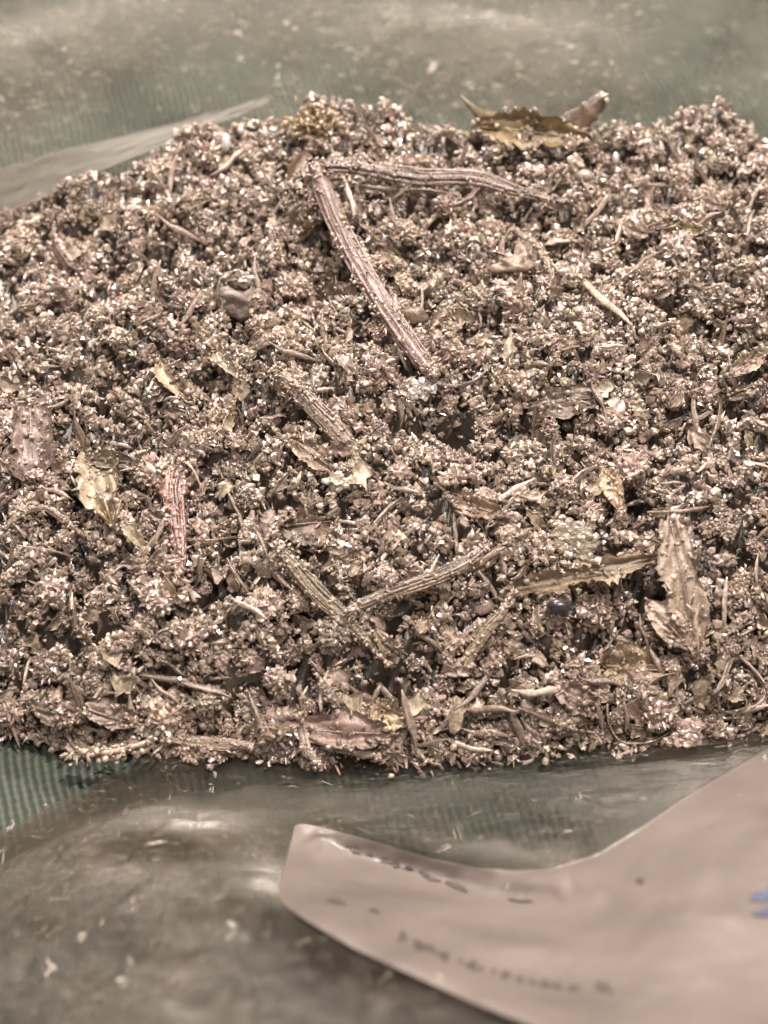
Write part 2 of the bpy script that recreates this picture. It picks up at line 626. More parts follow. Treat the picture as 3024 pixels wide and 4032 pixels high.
def rand_rot(n):
    q = rng.normal(size=(n, 4))
    q /= np.linalg.norm(q, axis=1, keepdims=True)
    w, x, y, z = q.T
    return np.stack([np.stack([1 - 2 * (y * y + z * z), 2 * (x * y - z * w), 2 * (x * z + y * w)], -1),
                     np.stack([2 * (x * y + z * w), 1 - 2 * (x * x + z * z), 2 * (y * z - x * w)], -1),
                     np.stack([2 * (x * z - y * w), 2 * (y * z + x * w), 1 - 2 * (x * x + y * y)], -1)], 1)


def align_rot(D):
    """rotations whose z axis is D (n,3)"""
    D = D / np.linalg.norm(D, axis=1, keepdims=True)
    a = rng.normal(size=D.shape)
    X = np.cross(a, D)
    X /= np.linalg.norm(X, axis=1, keepdims=True)
    Y = np.cross(D, X)
    return np.stack([X, Y, D], -1)


def crumbs(pos, size, R=None, arch=None, cols=None):
    n = len(pos)
    arch = rng.integers(0, len(ARCH), n) if arch is None else arch
    R = rand_rot(n) if R is None else R
    v = ARCH[arch] * size[:, None, None]
    v = np.einsum('nij,nkj->nki', R, v) + pos[:, None, :]
    f = ICO_F[None] + (np.arange(n) * 12)[:, None, None]
    if cols is None:
        cols = PAL[rng.choice(len(PAL), n, p=PAL_P)] * rng.uniform(0.8, 1.2, (n, 1))
    c = np.repeat(cols, 12, axis=0)
    return v.reshape(-1, 3), f.reshape(-1, 3), c


def join(parts):
    V, F, C = [], [], []
    o = 0
    for v, f, c in parts:
        V.append(v)
        F.append(np.asarray(f) + o)
        C.append(c)
        o += len(v)
    return np.concatenate(V), np.concatenate(F), np.concatenate(C)


# ------------------------------------------------------------------ the setting: cloth
def build_cloth():
    nx, ny = 170, 170
    xs = np.linspace(-1, 1, nx)
    xs = np.sign(xs) * np.abs(xs) ** 1.7 * 320
    X, Y = np.meshgrid(xs, xs + 20)
    Z = -0.25 + 0.35 * fbm(X / 30, Y / 30, 5, 2) - 0.3
    far = smooth(60, 160, np.hypot(X, Y))
    Z = Z + far * 3.0 * vnoise(X / 60, Y / 60, 8)
    V = np.stack([X, Y, Z], -1).reshape(-1, 3)
    i = np.arange(nx * ny).reshape(ny, nx)
    F = np.stack([i[:-1, :-1], i[:-1, 1:], i[1:, 1:], i[1:, :-1]], -1).reshape(-1, 4)
    o = mesh_np('green_cloth', V, F, M_cloth)
    tag(o, 'ribbed grey green jersey cloth lying under the bag and the pile', kind='structure')


build_cloth()


# ------------------------------------------------------------------ the plastic bag
def grid_faces(nu, nv):
    i = np.arange(nu * nv).reshape(nv, nu)
    return np.stack([i[:-1, :-1], i[1:, :-1], i[1:, 1:], i[:-1, 1:]], -1).reshape(-1, 4)


def blob(px, py, cx, cy, rx, ry, ang=0.0):
    a = math.radians(ang)
    dx, dy = px - cx, py - cy
    u = dx * math.cos(a) + dy * math.sin(a)
    v = -dx * math.sin(a) + dy * math.cos(a)
    return np.exp(-((u / rx) ** 2 + (v / ry) ** 2))


bag = bpy.data.objects.new('plastic_bag', None)
COL.objects.link(bag)
tag(bag, 'crumpled clear plastic bag with a pale sticker, spread open under the brown herb pile', 'plastic bag')


def back_film():
    nx, ny = 260, 200
    X, Y = np.meshgrid(np.linspace(-75, 80, nx), np.linspace(22, 128, ny))
    px, py = project(np.stack([X, Y, 0 * X + 1.0], -1))
    # sheet lies on the cloth near the pile and lifts in shallow swells
    Z = 0.5 + 1.8 * np.abs(fbm(X / 34 + 2, Y / 22, 31, 3)) + 0.5 * fbm(X / 7, Y / 10, 41, 3)
    Z = Z + 1.5 * blob(px, py, 250, 180, 500, 130, -14) + 1.4 * blob(px, py, 1900, 180, 520, 120, 5)
    Z = Z + 1.4 * blob(px, py, 2270, 260, 90, 160, 15)
    Z = np.maximum(Z, 0.35)
    painted_veil = 0.20 + 0.55 * blob(px, py, 150, 200, 560, 150, -18) + 0.5 * blob(px, py, 1750, 120, 650, 170, 4) + 0.35 * blob(px, py, 2150, 270, 420, 120, 0)  # reflected veil painted on in soft blobs
    painted_veil = painted_veil - 0.34 * blob(px, py, 620, 420, 560, 90, -20) - 0.36 * blob(px, py, 1700, 470, 300, 70, 0) - 0.34 * blob(px, py, 2850, 350, 380, 260, 20)
    painted_veil = painted_veil - 0.3 * blob(px, py, 2500, 480, 700, 70, 0)
    painted_veil = painted_veil + 0.18 * fbm(X / 6, Y / 9, 51, 3)
    V = np.stack([X, Y, Z], -1).reshape(-1, 3)
    return mesh_np('back_film', V, grid_faces(nx, ny)[:, ::-1], M_film, painted_veil=np.clip(painted_veil, 0.02, 1).ravel(), parent=bag)


back_film()


def fold_band():
    """doubled strip of film standing up along the back left of the pile"""
    up = [(-700, 880), (-300, 745), (0, 660), (200, 600), (450, 545), (700, 480), (900, 425), (1040, 385)]
    lo = [(-700, 1130), (-300, 965), (0, 845), (200, 765), (450, 650), (700, 548), (900, 470), (1060, 398)]
    nu, nv = 120, 16
    U = np.linspace(0, 1, nu)
    ui = np.linspace(0, 1, len(up))
    ux, uy = [np.interp(U, ui, [p[i] for p in up]) for i in (0, 1)]
    lx, ly = [np.interp(U, ui, [p[i] for p in lo]) for i in (0, 1)]
    V, hz = [], []
    for j in range(nv):
        v = j / (nv - 1)
        for i in range(nu):
            z = 2.0 + 10.5 * v * (1 - 0.75 * smooth(0.5, 1.0, U[i])) + 1.1 * float(fbm(np.array(U[i] * 9), np.array(v * 4), 15)) * math.sin(v * 3.14)
            p = P(ux[i] * (1 - v) + lx[i] * v, uy[i] * (1 - v) + ly[i] * v, z)
            V.append(p)
            hz.append(0.42 + 0.15 * math.sin(v * 3.1) - 0.25 * U[i] + 0.3 * float(fbm(np.array(U[i] * 14), np.array(v * 3), 5)))  # milky sheen of the fold, painted per vertex
    o = mesh_np('folded_edge', np.array(V), grid_faces(nu, nv), M_film_fold, painted_veil=np.clip(hz, 0, 1) * 0.8, parent=bag)
    return o


fold_band()

film_top_px = [(-600, 3560), (-300, 3420), (0, 3270), (200, 3170), (380, 3080), (560, 2985), (660, 2910), (950, 2900), (1300, 2910), (1700, 2910), (2000, 2890),
               (2300, 2850), (2600, 2810), (3024, 2780), (3500, 2700)]


def film_z(px, py):
    """height of the front sheet (mm) over the cloth, by where it shows"""
    px = np.asarray(px, float)
    py = np.asarray(py, float)
    zt = [(-600, 3560), (-300, 3420), (0, 3270), (300, 3130), (560, 3030), (900, 2960), (1700, 2930), (2300, 2860), (3024, 2790), (3500, 2700)]
    top = sum(np.interp(px + o_, [p[0] for p in zt], [p[1] for p in zt]) for o_ in np.linspace(-320, 320, 17)) / 17
    d = np.maximum(py - top, 0)
    z = 0.35 + 0.024 * np.clip(d - 130, 0, 2000)
    # long fold that carries the sticker: crest, trough and the far right rise
    z0 = z
    z = z + 3.5 * blob(px, py, 1250, 3620, 520, 140, 28) + 5.0 * blob(px, py, 2900, 3350, 500, 420, -20)
    z = z - 2.4 * blob(px, py, 2050, 3330, 520, 110, 10) + 1.6 * blob(px, py, 700, 3270, 600, 60, 3) + 2.2 * blob(px, py, 500, 3060, 420, 60, -12)
    z = z - 1.2 * blob(px, py, 700, 3420, 600, 60, 3) + 1.5 * blob(px, py, 1850, 3900, 600, 80, 24)
    z = z - 5.5 * blob(px, py, 1620, 3440, 540, 100, 15) - 1.6 * blob(px, py, 2250, 3560, 300, 80, 5)
    z = z0 + (z - z0) * smooth(60, 330, d)
    w = smooth(80, 300, d)
    z = z + w * (0.7 * fbm(px / 330, py / 120, 61, 3) + 0.45 * np.abs(fbm(px / 150 + py / 300, py / 170, 71, 3)))
    return np.maximum(z, 0.35)


def front_film():
    nu, nv = 260, 180
    U = np.linspace(-600, 3500, nu)
    top = np.interp(U, [p[0] for p in film_top_px], [p[1] for p in film_top_px])
    vv = np.linspace(0, 1, nv) ** 1.1
    PX = np.repeat(U[None], nv, 0)
    PY = top[None] + vv[:, None] * (4650 - top[None])
    Z = film_z(PX, PY)
    d = FWD[None, None] + RGT * ((PX - 1512) * K)[..., None] - UPV * ((PY - 2016) * K)[..., None]
    t = (Z - CAM[2]) / d[..., 2]
    V = CAM + d * t[..., None]
    hz = 0.45 + 0.42 * blob(PX, PY, 550, 3300, 700, 140, 0) + 0.25 * blob(PX, PY, 550, 3560, 500, 160, 0) - 0.5 * blob(PX, PY, 2050, 3170, 700, 190, -8)  # painted veil of reflected light, thinner beside the pile
    hz = hz - 0.4 * blob(PX, PY, 1500, 3070, 900, 70, 0) - 0.22 * blob(PX, PY, 1150, 3750, 160, 260, 30) + 0.22 * blob(PX, PY, 700, 3900, 600, 180, -15)
    hz = hz - 0.22 * blob(PX, PY, 1300, 3900, 700, 200, 20) - 0.15 * blob(PX, PY, 100, 3900, 300, 300, 0)
    hz = hz + 0.12 * fbm(PX / 260, PY / 70, 81, 4) + 0.14 * fbm(PX / 60, PY / 130, 91, 3)
    return mesh_np('front_film', V.reshape(-1, 3), grid_faces(nu, nv), M_film_front, painted_veil=np.clip(hz, 0.03, 1).ravel(), parent=bag)


front_film()

# sticker, lying along the fold
st_top = [(1165, 3235), (1300, 3262), (1480, 3310), (1700, 3375), (1880, 3410), (2060, 3425), (2200, 3408), (2350, 3360), (2520, 3255), (2700, 3130), (3024, 2940), (3300, 2790)]
st_bot = [(1085, 3545), (1230, 3640), (1400, 3740), (1620, 3840), (1850, 3945), (2080, 4035), (2300, 4110), (2500, 4170), (2700, 4230), (2900, 4290), (3150, 4360), (3400, 4420)]


def sticker_px(u, v):
    """u along, v down; both 0..1 -> photo px"""
    ui = np.linspace(0, 1, len(st_top))
    tx, ty = [np.interp(u, ui, [p[i] for p in st_top]) for i in (0, 1)]
    bx, by = [np.interp(u, ui, [p[i] for p in st_bot]) for i in (0, 1)]
    # rounded corners at the left end
    cu = np.clip(1 - u / 0.035, 0, 1)
    vv = 0.5 + (v - 0.5) * (1 - 0.13 * (1 - np.sqrt(1 - cu * cu)))
    bow = -26 * cu * 0 * v
    return tx * (1 - vv) + bx * vv + bow, ty * (1 - vv) + by * vv


def sticker():
    nu, nv = 150, 60
    u = np.linspace(0, 1, nu) ** 1.25
    v = np.linspace(0, 1, nv)
    U, W = np.meshgrid(u, v)
    PX, PY = sticker_px(U, W)
    Z = film_z(PX, PY) + 0.45
    d = FWD[None, None] + RGT * ((PX - 1512) * K)[..., None] - UPV * ((PY - 2016) * K)[..., None]
    t = (Z - CAM[2]) / d[..., 2]
    V = (CAM + d * t[..., None]).reshape(-1, 3)
    n = len(V)
    V2 = V - np.array([0, -0.05, 0.12])
    F = grid_faces(nu, nv)
    i = np.arange(n).reshape(nv, nu)
    ring = np.concatenate([i[0, :], i[1:, -1], i[-1, -2::-1], i[-2:0:-1, 0]])
    r2 = np.roll(ring, -1)
    side = np.stack([ring, ring + n, r2 + n, r2], -1)
    F = np.concatenate([F, F[:, ::-1] + n, side])
    o = mesh_np('sticker', np.concatenate([V, V2]), F, M_sticker, parent=bag)
    o['label'] = 'pale pinkish paper sticker with blurred dark print'
    return o


stk = sticker()


def ink_mark(px, py, rx, ry, ang, mat, seed):
    """flat printed spot lying on the sticker"""
    n = 22
    pts = [(px, py)]
    a = math.radians(ang)
    for ring in (0.55, 1.0):
        for k in range(n):
            th = 2 * math.pi * k / n
            r = ring * (1 + 0.18 * math.sin(3 * th + seed) + 0.1 * math.sin(5 * th + 2 * seed))
            x, y = rx * r * math.cos(th), ry * r * math.sin(th)
            pts.append((px + x * math.cos(a) - y * math.sin(a), py + x * math.sin(a) + y * math.cos(a)))
    V = [P(x, y, float(film_z(x, y)) + 0.62) for x, y in pts]
    F = [(0, 1 + k, 1 + (k + 1) % n) for k in range(n)] + [(1 + k, 1 + n + k, 1 + n + (k + 1) % n, 1 + (k + 1) % n) for k in range(n)]
    return mesh_np('printed_mark', np.array(V), F, mat, parent=stk)


marks = [(1325, 3545, 34, 13, 12), (1585, 3685, 16, 20, 10), (1655, 3722, 26, 18, 20), (1705, 3742, 14, 9, 20), (1752, 3765, 18, 17, 0), (1862, 3800, 17, 22, 0),
         (1815, 3782, 11, 7, 30), (1990, 3835, 20, 15, 0), (2150, 3872, 30, 13, 10), (2370, 3880, 26, 18, 0), (2270, 3885, 12, 8, 0), (1681, 3448, 18, 9, 15),
         (1800, 3490, 44, 11, 22), (1700, 3462, 12, 6, 0), (1520, 3388, 26, 8, 18), (1560, 3408, 14, 6, 10), (2050, 3545, 50, 6, 5), (2520, 3466, 16, 11, 0),
         (1400, 3340, 36, 7, 16), (1475, 3585, 22, 7, 15)]
for t in np.linspace(0, 1, 17):
    if random.random() < 0.8:
        a_ = 1590 + 810 * t
        marks.append((a_, 3690 + 205 * (1 - (1 - t) ** 1.8) + random.uniform(-7, 7), random.uniform(9, 19), random.uniform(7, 13), random.uniform(0, 25)))
for t in np.linspace(0, 1, 9):
    marks.append((1400 + 420 * t, 3345 + 150 * t + random.uniform(-6, 6), random.uniform(10, 24), random.uniform(4, 7), 18))
for k, (a, b, rx, ry, an) in enumerate(marks):
    ink_mark(a, b, rx, ry, an, M_ink, k)
ink_mark(3010, 3520, 60, 22, -25, M_blue, 3)
ink_mark(3030, 3590, 60, 18, -5, M_blue, 5)


def film_glints():
    """small sharp creases in the film that catch the lamps"""
    parts = []
    lst = [(940, 130, 12, 16, 0), (950, 230, 18, 8, -50), (1095, 258, 8, 9, 0), (1096, 302, 9, 18, 0), (1340, 180, 40, 6, -10), (1380, 200, 26, 6, 10),
           (1290, 258, 8, 6, 0), (1920, 38, 34, 4, 3), (2144, 145, 7, 6, 0), (2405, 243, 8, 7, 0), (2175, 322, 6, 7, 0), (1700, 260, 18, 22, 60),
           (2770, 345, 24, 5, 20), (250, 190, 9, 9, 0), (270, 678, 8, 9, 50), (1850, 330, 28, 8, -10), (2240, 160, 60, 5, 12), (30, 450, 30, 5, -20),
           (670, 3140, 6, 14, 10), (838, 3110, 7, 16, 0), (828, 3088, 8, 6, 0), (665, 3200, 8, 12, 10), (468, 3290, 5, 18, 12), (560, 3260, 5, 20, 15),
           (190, 3830, 24, 32, 5), (900, 3690, 50, 12, -45), (915, 3645, 14, 14, 0), (330, 3700, 14, 30, 20), (510, 3790, 9, 26, 5), (480, 3880, 22, 16, -20),
           (400, 3630, 9, 20, 20), (1750, 3335, 34, 9, -20), (1788, 3290, 8, 40, -8), (2285, 3140, 9, 20, 10), (2240, 3272, 16, 6, 0), (2535, 3140, 8, 8, 0),
           (2240, 3465, 12, 9, 0), (2005, 3495, 10, 9, 0), (1735, 3858, 20, 18, 0), (180, 3170, 8, 6, 0), (360, 3050, 8, 6, 0), (1180, 3260, 8, 5, 0),
           (2440, 2962, 10, 6, 0), (3010, 2990, 12, 14, 30), (40, 3260, 10, 26, 25), (10, 3380, 8, 50, 10), (1150, 3100, 30, 4, 5), (620, 3320, 60, 10, -6)]
    for _ in range(46):
        if random.random() < 0.45:
            lst.append((random.uniform(0, 3024), random.uniform(0, 330), random.uniform(5, 30), random.uniform(1.8, 3.2), random.uniform(-40, 40)))
        else:
            lst.append((random.uniform(0, 3024), random.uniform(3060, 3400), random.uniform(5, 30), random.uniform(1.8, 3.2), random.uniform(-30, 30)))
    for (px, py, rx, ry, an) in lst:
        if py < 1500:
            z = 3.4 if py < 600 else 6
        else:
            z = float(film_z(px, py)) + 0.35
        c = P(px, py, z)
        sc = 65 / 3024 * np.linalg.norm(c - CAM) / 160
        a = math.radians(an)
        big, small = max(rx, ry), min(rx, ry)
        if ry > rx:
            a += math.pi / 2
        for rep in range(1 if small < 7 else 3):
            o2 = rng.normal(0, 0.5, 2) * small * sc * (0 if small < 7 else 1)
            line = []
            bend = rng.normal(0, 0.35)
            for t in np.linspace(-1, 1, 5):
                u = t * big * sc * (1.0 if rep == 0 else rng.uniform(0.3, 0.9))
                w = (bend * (1 - t * t) * big * 0.5 + rng.normal(0, small * 0.3)) * sc
                line.append(c + RGT * (u * math.cos(a) + w * math.sin(a) + o2[0]) + UPV * (-u * math.sin(a) + w * math.cos(a) + o2[1]))
            wd = small * sc * rng.uniform(0.35, 0.7)
            parts.append(strip_geo(line, [wd * 0.3, wd, wd * 0.8, wd * 0.2], thick=wd * 0.3, col=(0.85, 0.78, 0.68), ridges=1, seg=18, rough=0.5, dark=(0.7, 0.62, 0.52)))
    V, F, C = join(parts)
    o = mesh_np('painted_glints', V, F, M_crystal, tint=C, parent=bag)  # bright strips stand in for glints on the film
    o['kind'] = 'stuff'




# ------------------------------------------------------------------ the loose crumbs (past counting)
def pile_stuff():
    # solid core, coloured dark to paint shade into the gaps
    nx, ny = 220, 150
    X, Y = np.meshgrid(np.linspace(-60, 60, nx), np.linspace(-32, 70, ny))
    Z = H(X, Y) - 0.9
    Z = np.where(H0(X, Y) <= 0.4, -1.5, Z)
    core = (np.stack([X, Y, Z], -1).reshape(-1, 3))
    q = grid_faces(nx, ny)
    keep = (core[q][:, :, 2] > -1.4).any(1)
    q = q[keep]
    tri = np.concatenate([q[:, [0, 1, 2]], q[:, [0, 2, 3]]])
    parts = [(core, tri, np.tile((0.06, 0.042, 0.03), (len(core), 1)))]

    def scatter(n, xr, yr, smin, smax, zlo, zhi):
        x = rng.uniform(*xr, n)
        y = rng.uniform(*yr, n)
        z0 = H0(x, y)
        ok = (z0 > 0.25) & (rng.random(n) > 0.93 * cracks(x, y)[1])
        x, y = x[ok], y[ok]
        h = H(x, y)
        s = smin + (smax - smin) * rng.random(len(x)) ** 2.2
        z = h + rng.uniform(zlo, zhi, len(x))
        z = np.maximum(z, s * 0.4)
        # large warm/pink patches run through the heap
        c = PAL[rng.choice(len(PAL), len(x), p=PAL_P)] * rng.uniform(0.75, 1.2, (len(x), 1))
        w = fbm(x / 7, y / 7, 77, 2)[:, None]
        c = c * (1 + 0.28 * w * np.array([0.9, 1.0, 1.15]))
        return crumbs(np.stack([x, y, z], -1), s, cols=np.clip(c, 0.02, 0.8))
    parts.append(scatter(74000, (-37, 37), (-30, 46), 0.15, 0.46, -0.6, 0.3))
    parts.append(scatter(1800, (-58, -36.5), (-30, 56), 0.4, 0.9, -0.9, 0.1))
    parts.append(scatter(1800, (36.5, 58), (-30, 56), 0.4, 0.9, -0.9, 0.1))
    parts.append(scatter(1200, (-37, 37), (-30, 46), 0.3, 0.6, -0.9, 0.0))
    # steep front wall: extra crumbs along the foot
    n = 1500
    x = rng.uniform(-45, 45, n)
    yf = edges(x)[2]
    y = yf + np.abs(rng.normal(0, 1.3, n)) - 0.25
    z = rng.random(n) * np.maximum(H0(x, np.maximum(y, yf + 0.15)), 0.6)
    s = rng.uniform(0.2, 0.55, n)
    parts.append(crumbs(np.stack([x, y - 0.5, np.maximum(z, s * 0.5)], -1), s))
    n = 260
    x = rng.uniform(-36, 36, n)
    y = edges(x)[2] - np.abs(rng.normal(0, 1.1, n)) - 0.2
    s = rng.uniform(0.12, 0.4, n)
    parts.append(crumbs(np.stack([x, y, 0.45 + s * 0.6], -1), s))
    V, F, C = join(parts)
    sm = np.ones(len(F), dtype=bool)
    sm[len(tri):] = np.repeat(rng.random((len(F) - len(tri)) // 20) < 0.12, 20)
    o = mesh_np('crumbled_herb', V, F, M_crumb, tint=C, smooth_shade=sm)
    tag(o, 'heap of fine brown dried herb crumbs glittering on the plastic bag', kind='stuff')


pile_stuff()


def shards():
    """tiny glassy resin grains and chips, far too many to count"""
    n = 52000
    x = rng.uniform(-37, 37, n)
    y = rng.uniform(-28, 44, n)
    ok = (H0(x, y) > 0.8) & (rng.random(n) > 1.1 * cracks(x, y)[1])
    x, y = x[ok], y[ok]
    n = len(x)
    z = H(x, y) + rng.uniform(-0.2, 0.5, n)
    s = rng.uniform(0.10, 0.27, n)
    octv = np.array([(1, 0, 0), (-1, 0, 0), (0, 1, 0), (0, -1, 0), (0, 0, 1), (0, 0, -1)], float)
    octf = np.array([(0, 2, 4), (2, 1, 4), (1, 3, 4), (3, 0, 4), (2, 0, 5), (1, 2, 5), (3, 1, 5), (0, 3, 5)])
    v = octv[None] * (s[:, None] * rng.uniform(0.45, 1.7, (n, 3)))[:, None, :] + rng.normal(0, 0.2, (n, 6, 3)) * s[:, None, None]
    v = np.einsum('nij,nkj->nki', rand_rot(n), v) + np.stack([x, y, z], -1)[:, None, :]
    f = octf[None] + (np.arange(n) * 6)[:, None, None]
    c = PAL[rng.choice(len(PAL), n, p=PAL_P)] * rng.uniform(0.8, 1.5, (n, 1))
    o = mesh_np('glittering_chips', v.reshape(-1, 3), f.reshape(-1, 3), M_chip, tint=np.repeat(c, 6, 0), smooth_shade=False)
    tag(o, 'tiny glittering chips and resin grains dusted over the whole herb heap', kind='stuff')


shards()


# ------------------------------------------------------------------ clumps: crumbs stuck together, each one a thing
def clump_mesh(k):
    n = 150
    ax = np.array([1.0, rng.uniform(0.7, 1.0), rng.uniform(0.55, 0.8)])
    d = rng.normal(size=(n, 3))
    d /= np.linalg.norm(d, axis=1, keepdims=True)
    lump = 1 + 0.22 * np.array([noise.noise(Vector(tuple(q * 1.7 + k * 9))) for q in d])
    pos = d * ax * lump[:, None] * 0.82
    size = rng.uniform(0.09, 0.21, n)
    D = d / ax + rng.normal(0, 1.0, (n, 3))
    arch = rng.choice([0, 4, 8, 12, 16, 20, 2, 6, 10, 14, 18, 0, 4, 24, 1, 5, 9, 13, 17], n)
    base = PAL[rng.integers(0, 6)] * 0.5 + PAL[0] * 0.5
    cols = base * rng.choice([0.7, 0.85, 1.0, 1.1, 1.3], (n, 1)) * (1 + rng.normal(0, 0.05, (n, 3)))
    v, f, c = crumbs(pos, size, R=align_rot(D), arch=arch, cols=cols)
    # inner body
    vb = ICO_V[:]
    bm_v = list(vb)
    faces = ICO_F
    # one subdivision
    mid = {}
    vs = [tuple(q) for q in vb]
    fs = []

    def m(a, b):
        key = (min(a, b), max(a, b))
        if key not in mid:
            p = (np.array(vs[a]) + np.array(vs[b]))
            p /= np.linalg.norm(p)
            vs.append(tuple(p))
            mid[key] = len(vs) - 1
        return mid[key]
    for a, b, cc in faces:
        ab, bc, ca = m(a, b), m(b, cc), m(cc, a)
        fs += [(a, ab, ca), (ab, b, bc), (ca, bc, cc), (ab, bc, ca)]
    body = np.array(vs) * ax * 0.74
    bc_ = np.tile(base * 0.7, (len(body), 1))
    V, F, C = join([(v, f, c), (body, np.array(fs), bc_)])
    sm = np.ones(len(F), dtype=bool)
    sm[:n * 20] = np.repeat(rng.random(n) < 0.1, 20)
    o = mesh_np('herb_clump', V, F, M_crumb, tint=C, link=False, smooth_shade=sm)
    return o.data


clump_meshes = [clump_mesh(k) for k in range(16)]


def euler_on(n, spin):
    q = Vector(n).to_track_quat('Z', 'Y')
    return (q.to_matrix() @ Matrix.Rotation(spin, 3, 'Z')).to_euler()


# places: spread over what the photo shows of the heap, in pixels, with spacing
taken = []


def spread(n, rmin, xr=(-40, 3064), yr=(480, 2960), tries=9000, own=None):
    out = []
    own = taken if own is None else own
    for _ in range(tries):
        if len(out) >= n:
            break
        a, b = random.uniform(*xr), random.uniform(*yr)
        ct = np.interp(a, [c[0] for c in crest_px], [c[1] for c in crest_px])
        fb = np.interp(a, [c[0] for c in foot_px], [c[1] for c in foot_px])
        if b < ct + 10 or b > fb + (12 if own is taken else -25):
            continue
        if any((a - c) ** 2 + (b - d) ** 2 < (r + rmin) ** 2 * 0.36 for c, d, r in own):
            continue
        if any((a - c) ** 2 + (b - d) ** 2 < (r * 30) ** 2 for c, d, r, _d in hollows):
            continue
        own.append((a, b, rmin))
        out.append((a, b))
    return out


def place_clumps():
    spots = spread(60, 52, yr=(2740, 3000)) + spread(236, 78)
    for k, (a, b) in enumerate(spots):
        p = hit(a, b)
        n = normal_at(p[0], p[1])
        r = 0.75 + 1.2 * random.random() ** 2.0
        me = clump_meshes[k % len(clump_meshes)]
        o = bpy.data.objects.new('herb_clump', me)
        COL.objects.link(o)
        nn = n + np.array([random.uniform(-.4, .4) for _ in range(3)])
        o.rotation_euler = euler_on(nn, random.uniform(0, 6.28))
        o.scale = (r, r, r)
        o.location = Vector(p + n * (0.3 * r) - np.array([0, 0, 0.15])) * S
        tag(o, 'small knobbly clump of brown glittering herb crumbs in the heap', 'herb clump', 'clumps of stuck herb crumbs in the heap')




# ------------------------------------------------------------------ stems and strips
def catmull(pts, n):
    pts = np.asarray(pts, float)
    m = len(pts)
    if m == 2:
        return pts[0] + (pts[1] - pts[0]) * np.linspace(0, 1, n)[:, None]
    q = np.concatenate([[2 * pts[0] - pts[1]], pts, [2 * pts[-1] - pts[-2]]])
    out = []
    for s in np.linspace(0, m - 1 - 1e-6, n):
        i = int(s)
        t = s - i
        p0, p1, p2, p3 = q[i], q[i + 1], q[i + 2], q[i + 3]
        out.append(0.5 * ((2 * p1) + (-p0 + p2) * t + (2 * p0 - 5 * p1 + 4 * p2 - p3) * t * t + (-p0 + 3 * p1 - 3 * p2 + p3) * t ** 3))
    return np.array(out)


def strip_geo(pts, widths, thick=0.35, col=(0.4, 0.3, 0.25), seg=40, ridges=7, rough=0.12, groove=0.22, face=None, dark=(0.12, 0.08, 0.06), split=0.0):
    """a flattened fibrous stalk along pts (mm); widths = full widths along it"""
    C = catmull(pts, seg)
    W = np.interp(np.linspace(0, 1, seg), np.linspace(0, 1, len(widths)), widths) * 0.5
    T = np.gradient(C, axis=0)
    T /= np.linalg.norm(T, axis=1, keepdims=True) + 1e-9
    face = -FWD if face is None else np.asarray(face, float)
    m = 2 * ridges + 6
    sd = random.uniform(0, 99)
    prof = rng.uniform(-1, 1, m)
    tone = rng.uniform(0.55, 1.25, m)
    V, Cc = [], []
    for i in range(seg):
        X = np.cross(T[i], face)
        X /= np.linalg.norm(X) + 1e-9
        Z = np.cross(X, T[i])
        e = 1 + rough * noise.noise(Vector((sd, i * 0.35, 0))) * 2 + 0.28 * max(0, noise.noise(Vector((sd + 7, i * 0.16, 0))) - 0.25)
        for j in range(m):
            th = 2 * math.pi * j / m
            g = 1 + groove * prof[j] * (0.6 + 0.8 * noise.noise(Vector((j * 3.1, i * 0.25, sd))))
            w = W[i] * e
            p = C[i] + X * (math.cos(th) * w * (1 + rough * noise.noise(Vector((j * 1.3, i * 0.7, sd + 5))))) + Z * (math.sin(th) * min(thick, w * 0.9 + 0.02) * g)
            V.append(p)
            c = np.array(col) * tone[j] * (1 + 0.25 * noise.noise(Vector((j * 0.9, i * 0.3, sd + 9))))
            if prof[j] < -0.6:
                c = np.array(dark)
            Cc.append(c)
    F = []
    for i in range(seg - 1):
        for j in range(m):
            a, b = i * m + j, i * m + (j + 1) % m
            F += [(a, b, b + m), (a, b + m, a + m)]
    for base, s_ in ((0, 1), ((seg - 1) * m, -1)):
        c0 = len(V)
        V.append(C[0] if s_ == 1 else C[-1])
        Cc.append(np.array(dark) * 1.5)
        for j in range(m):
            a, b = base + j, base + (j + 1) % m
            F.append((c0, b, a) if s_ == 1 else (c0, a, b))
    return np.array(V), np.array(F), np.clip(np.array(Cc), 0.01, 0.9)


def on_pile(pix, lift=0.5):
    """pixels (px, py[, lift]) -> places just above the heap"""
    out = []
    for q in pix:
        l = q[2] if len(q) > 2 else lift
        out.append(hit(q[0], q[1], l))
    return out


film_glints()
MM = 65 / 3024.0                                # millimetres per photo pixel at the heap


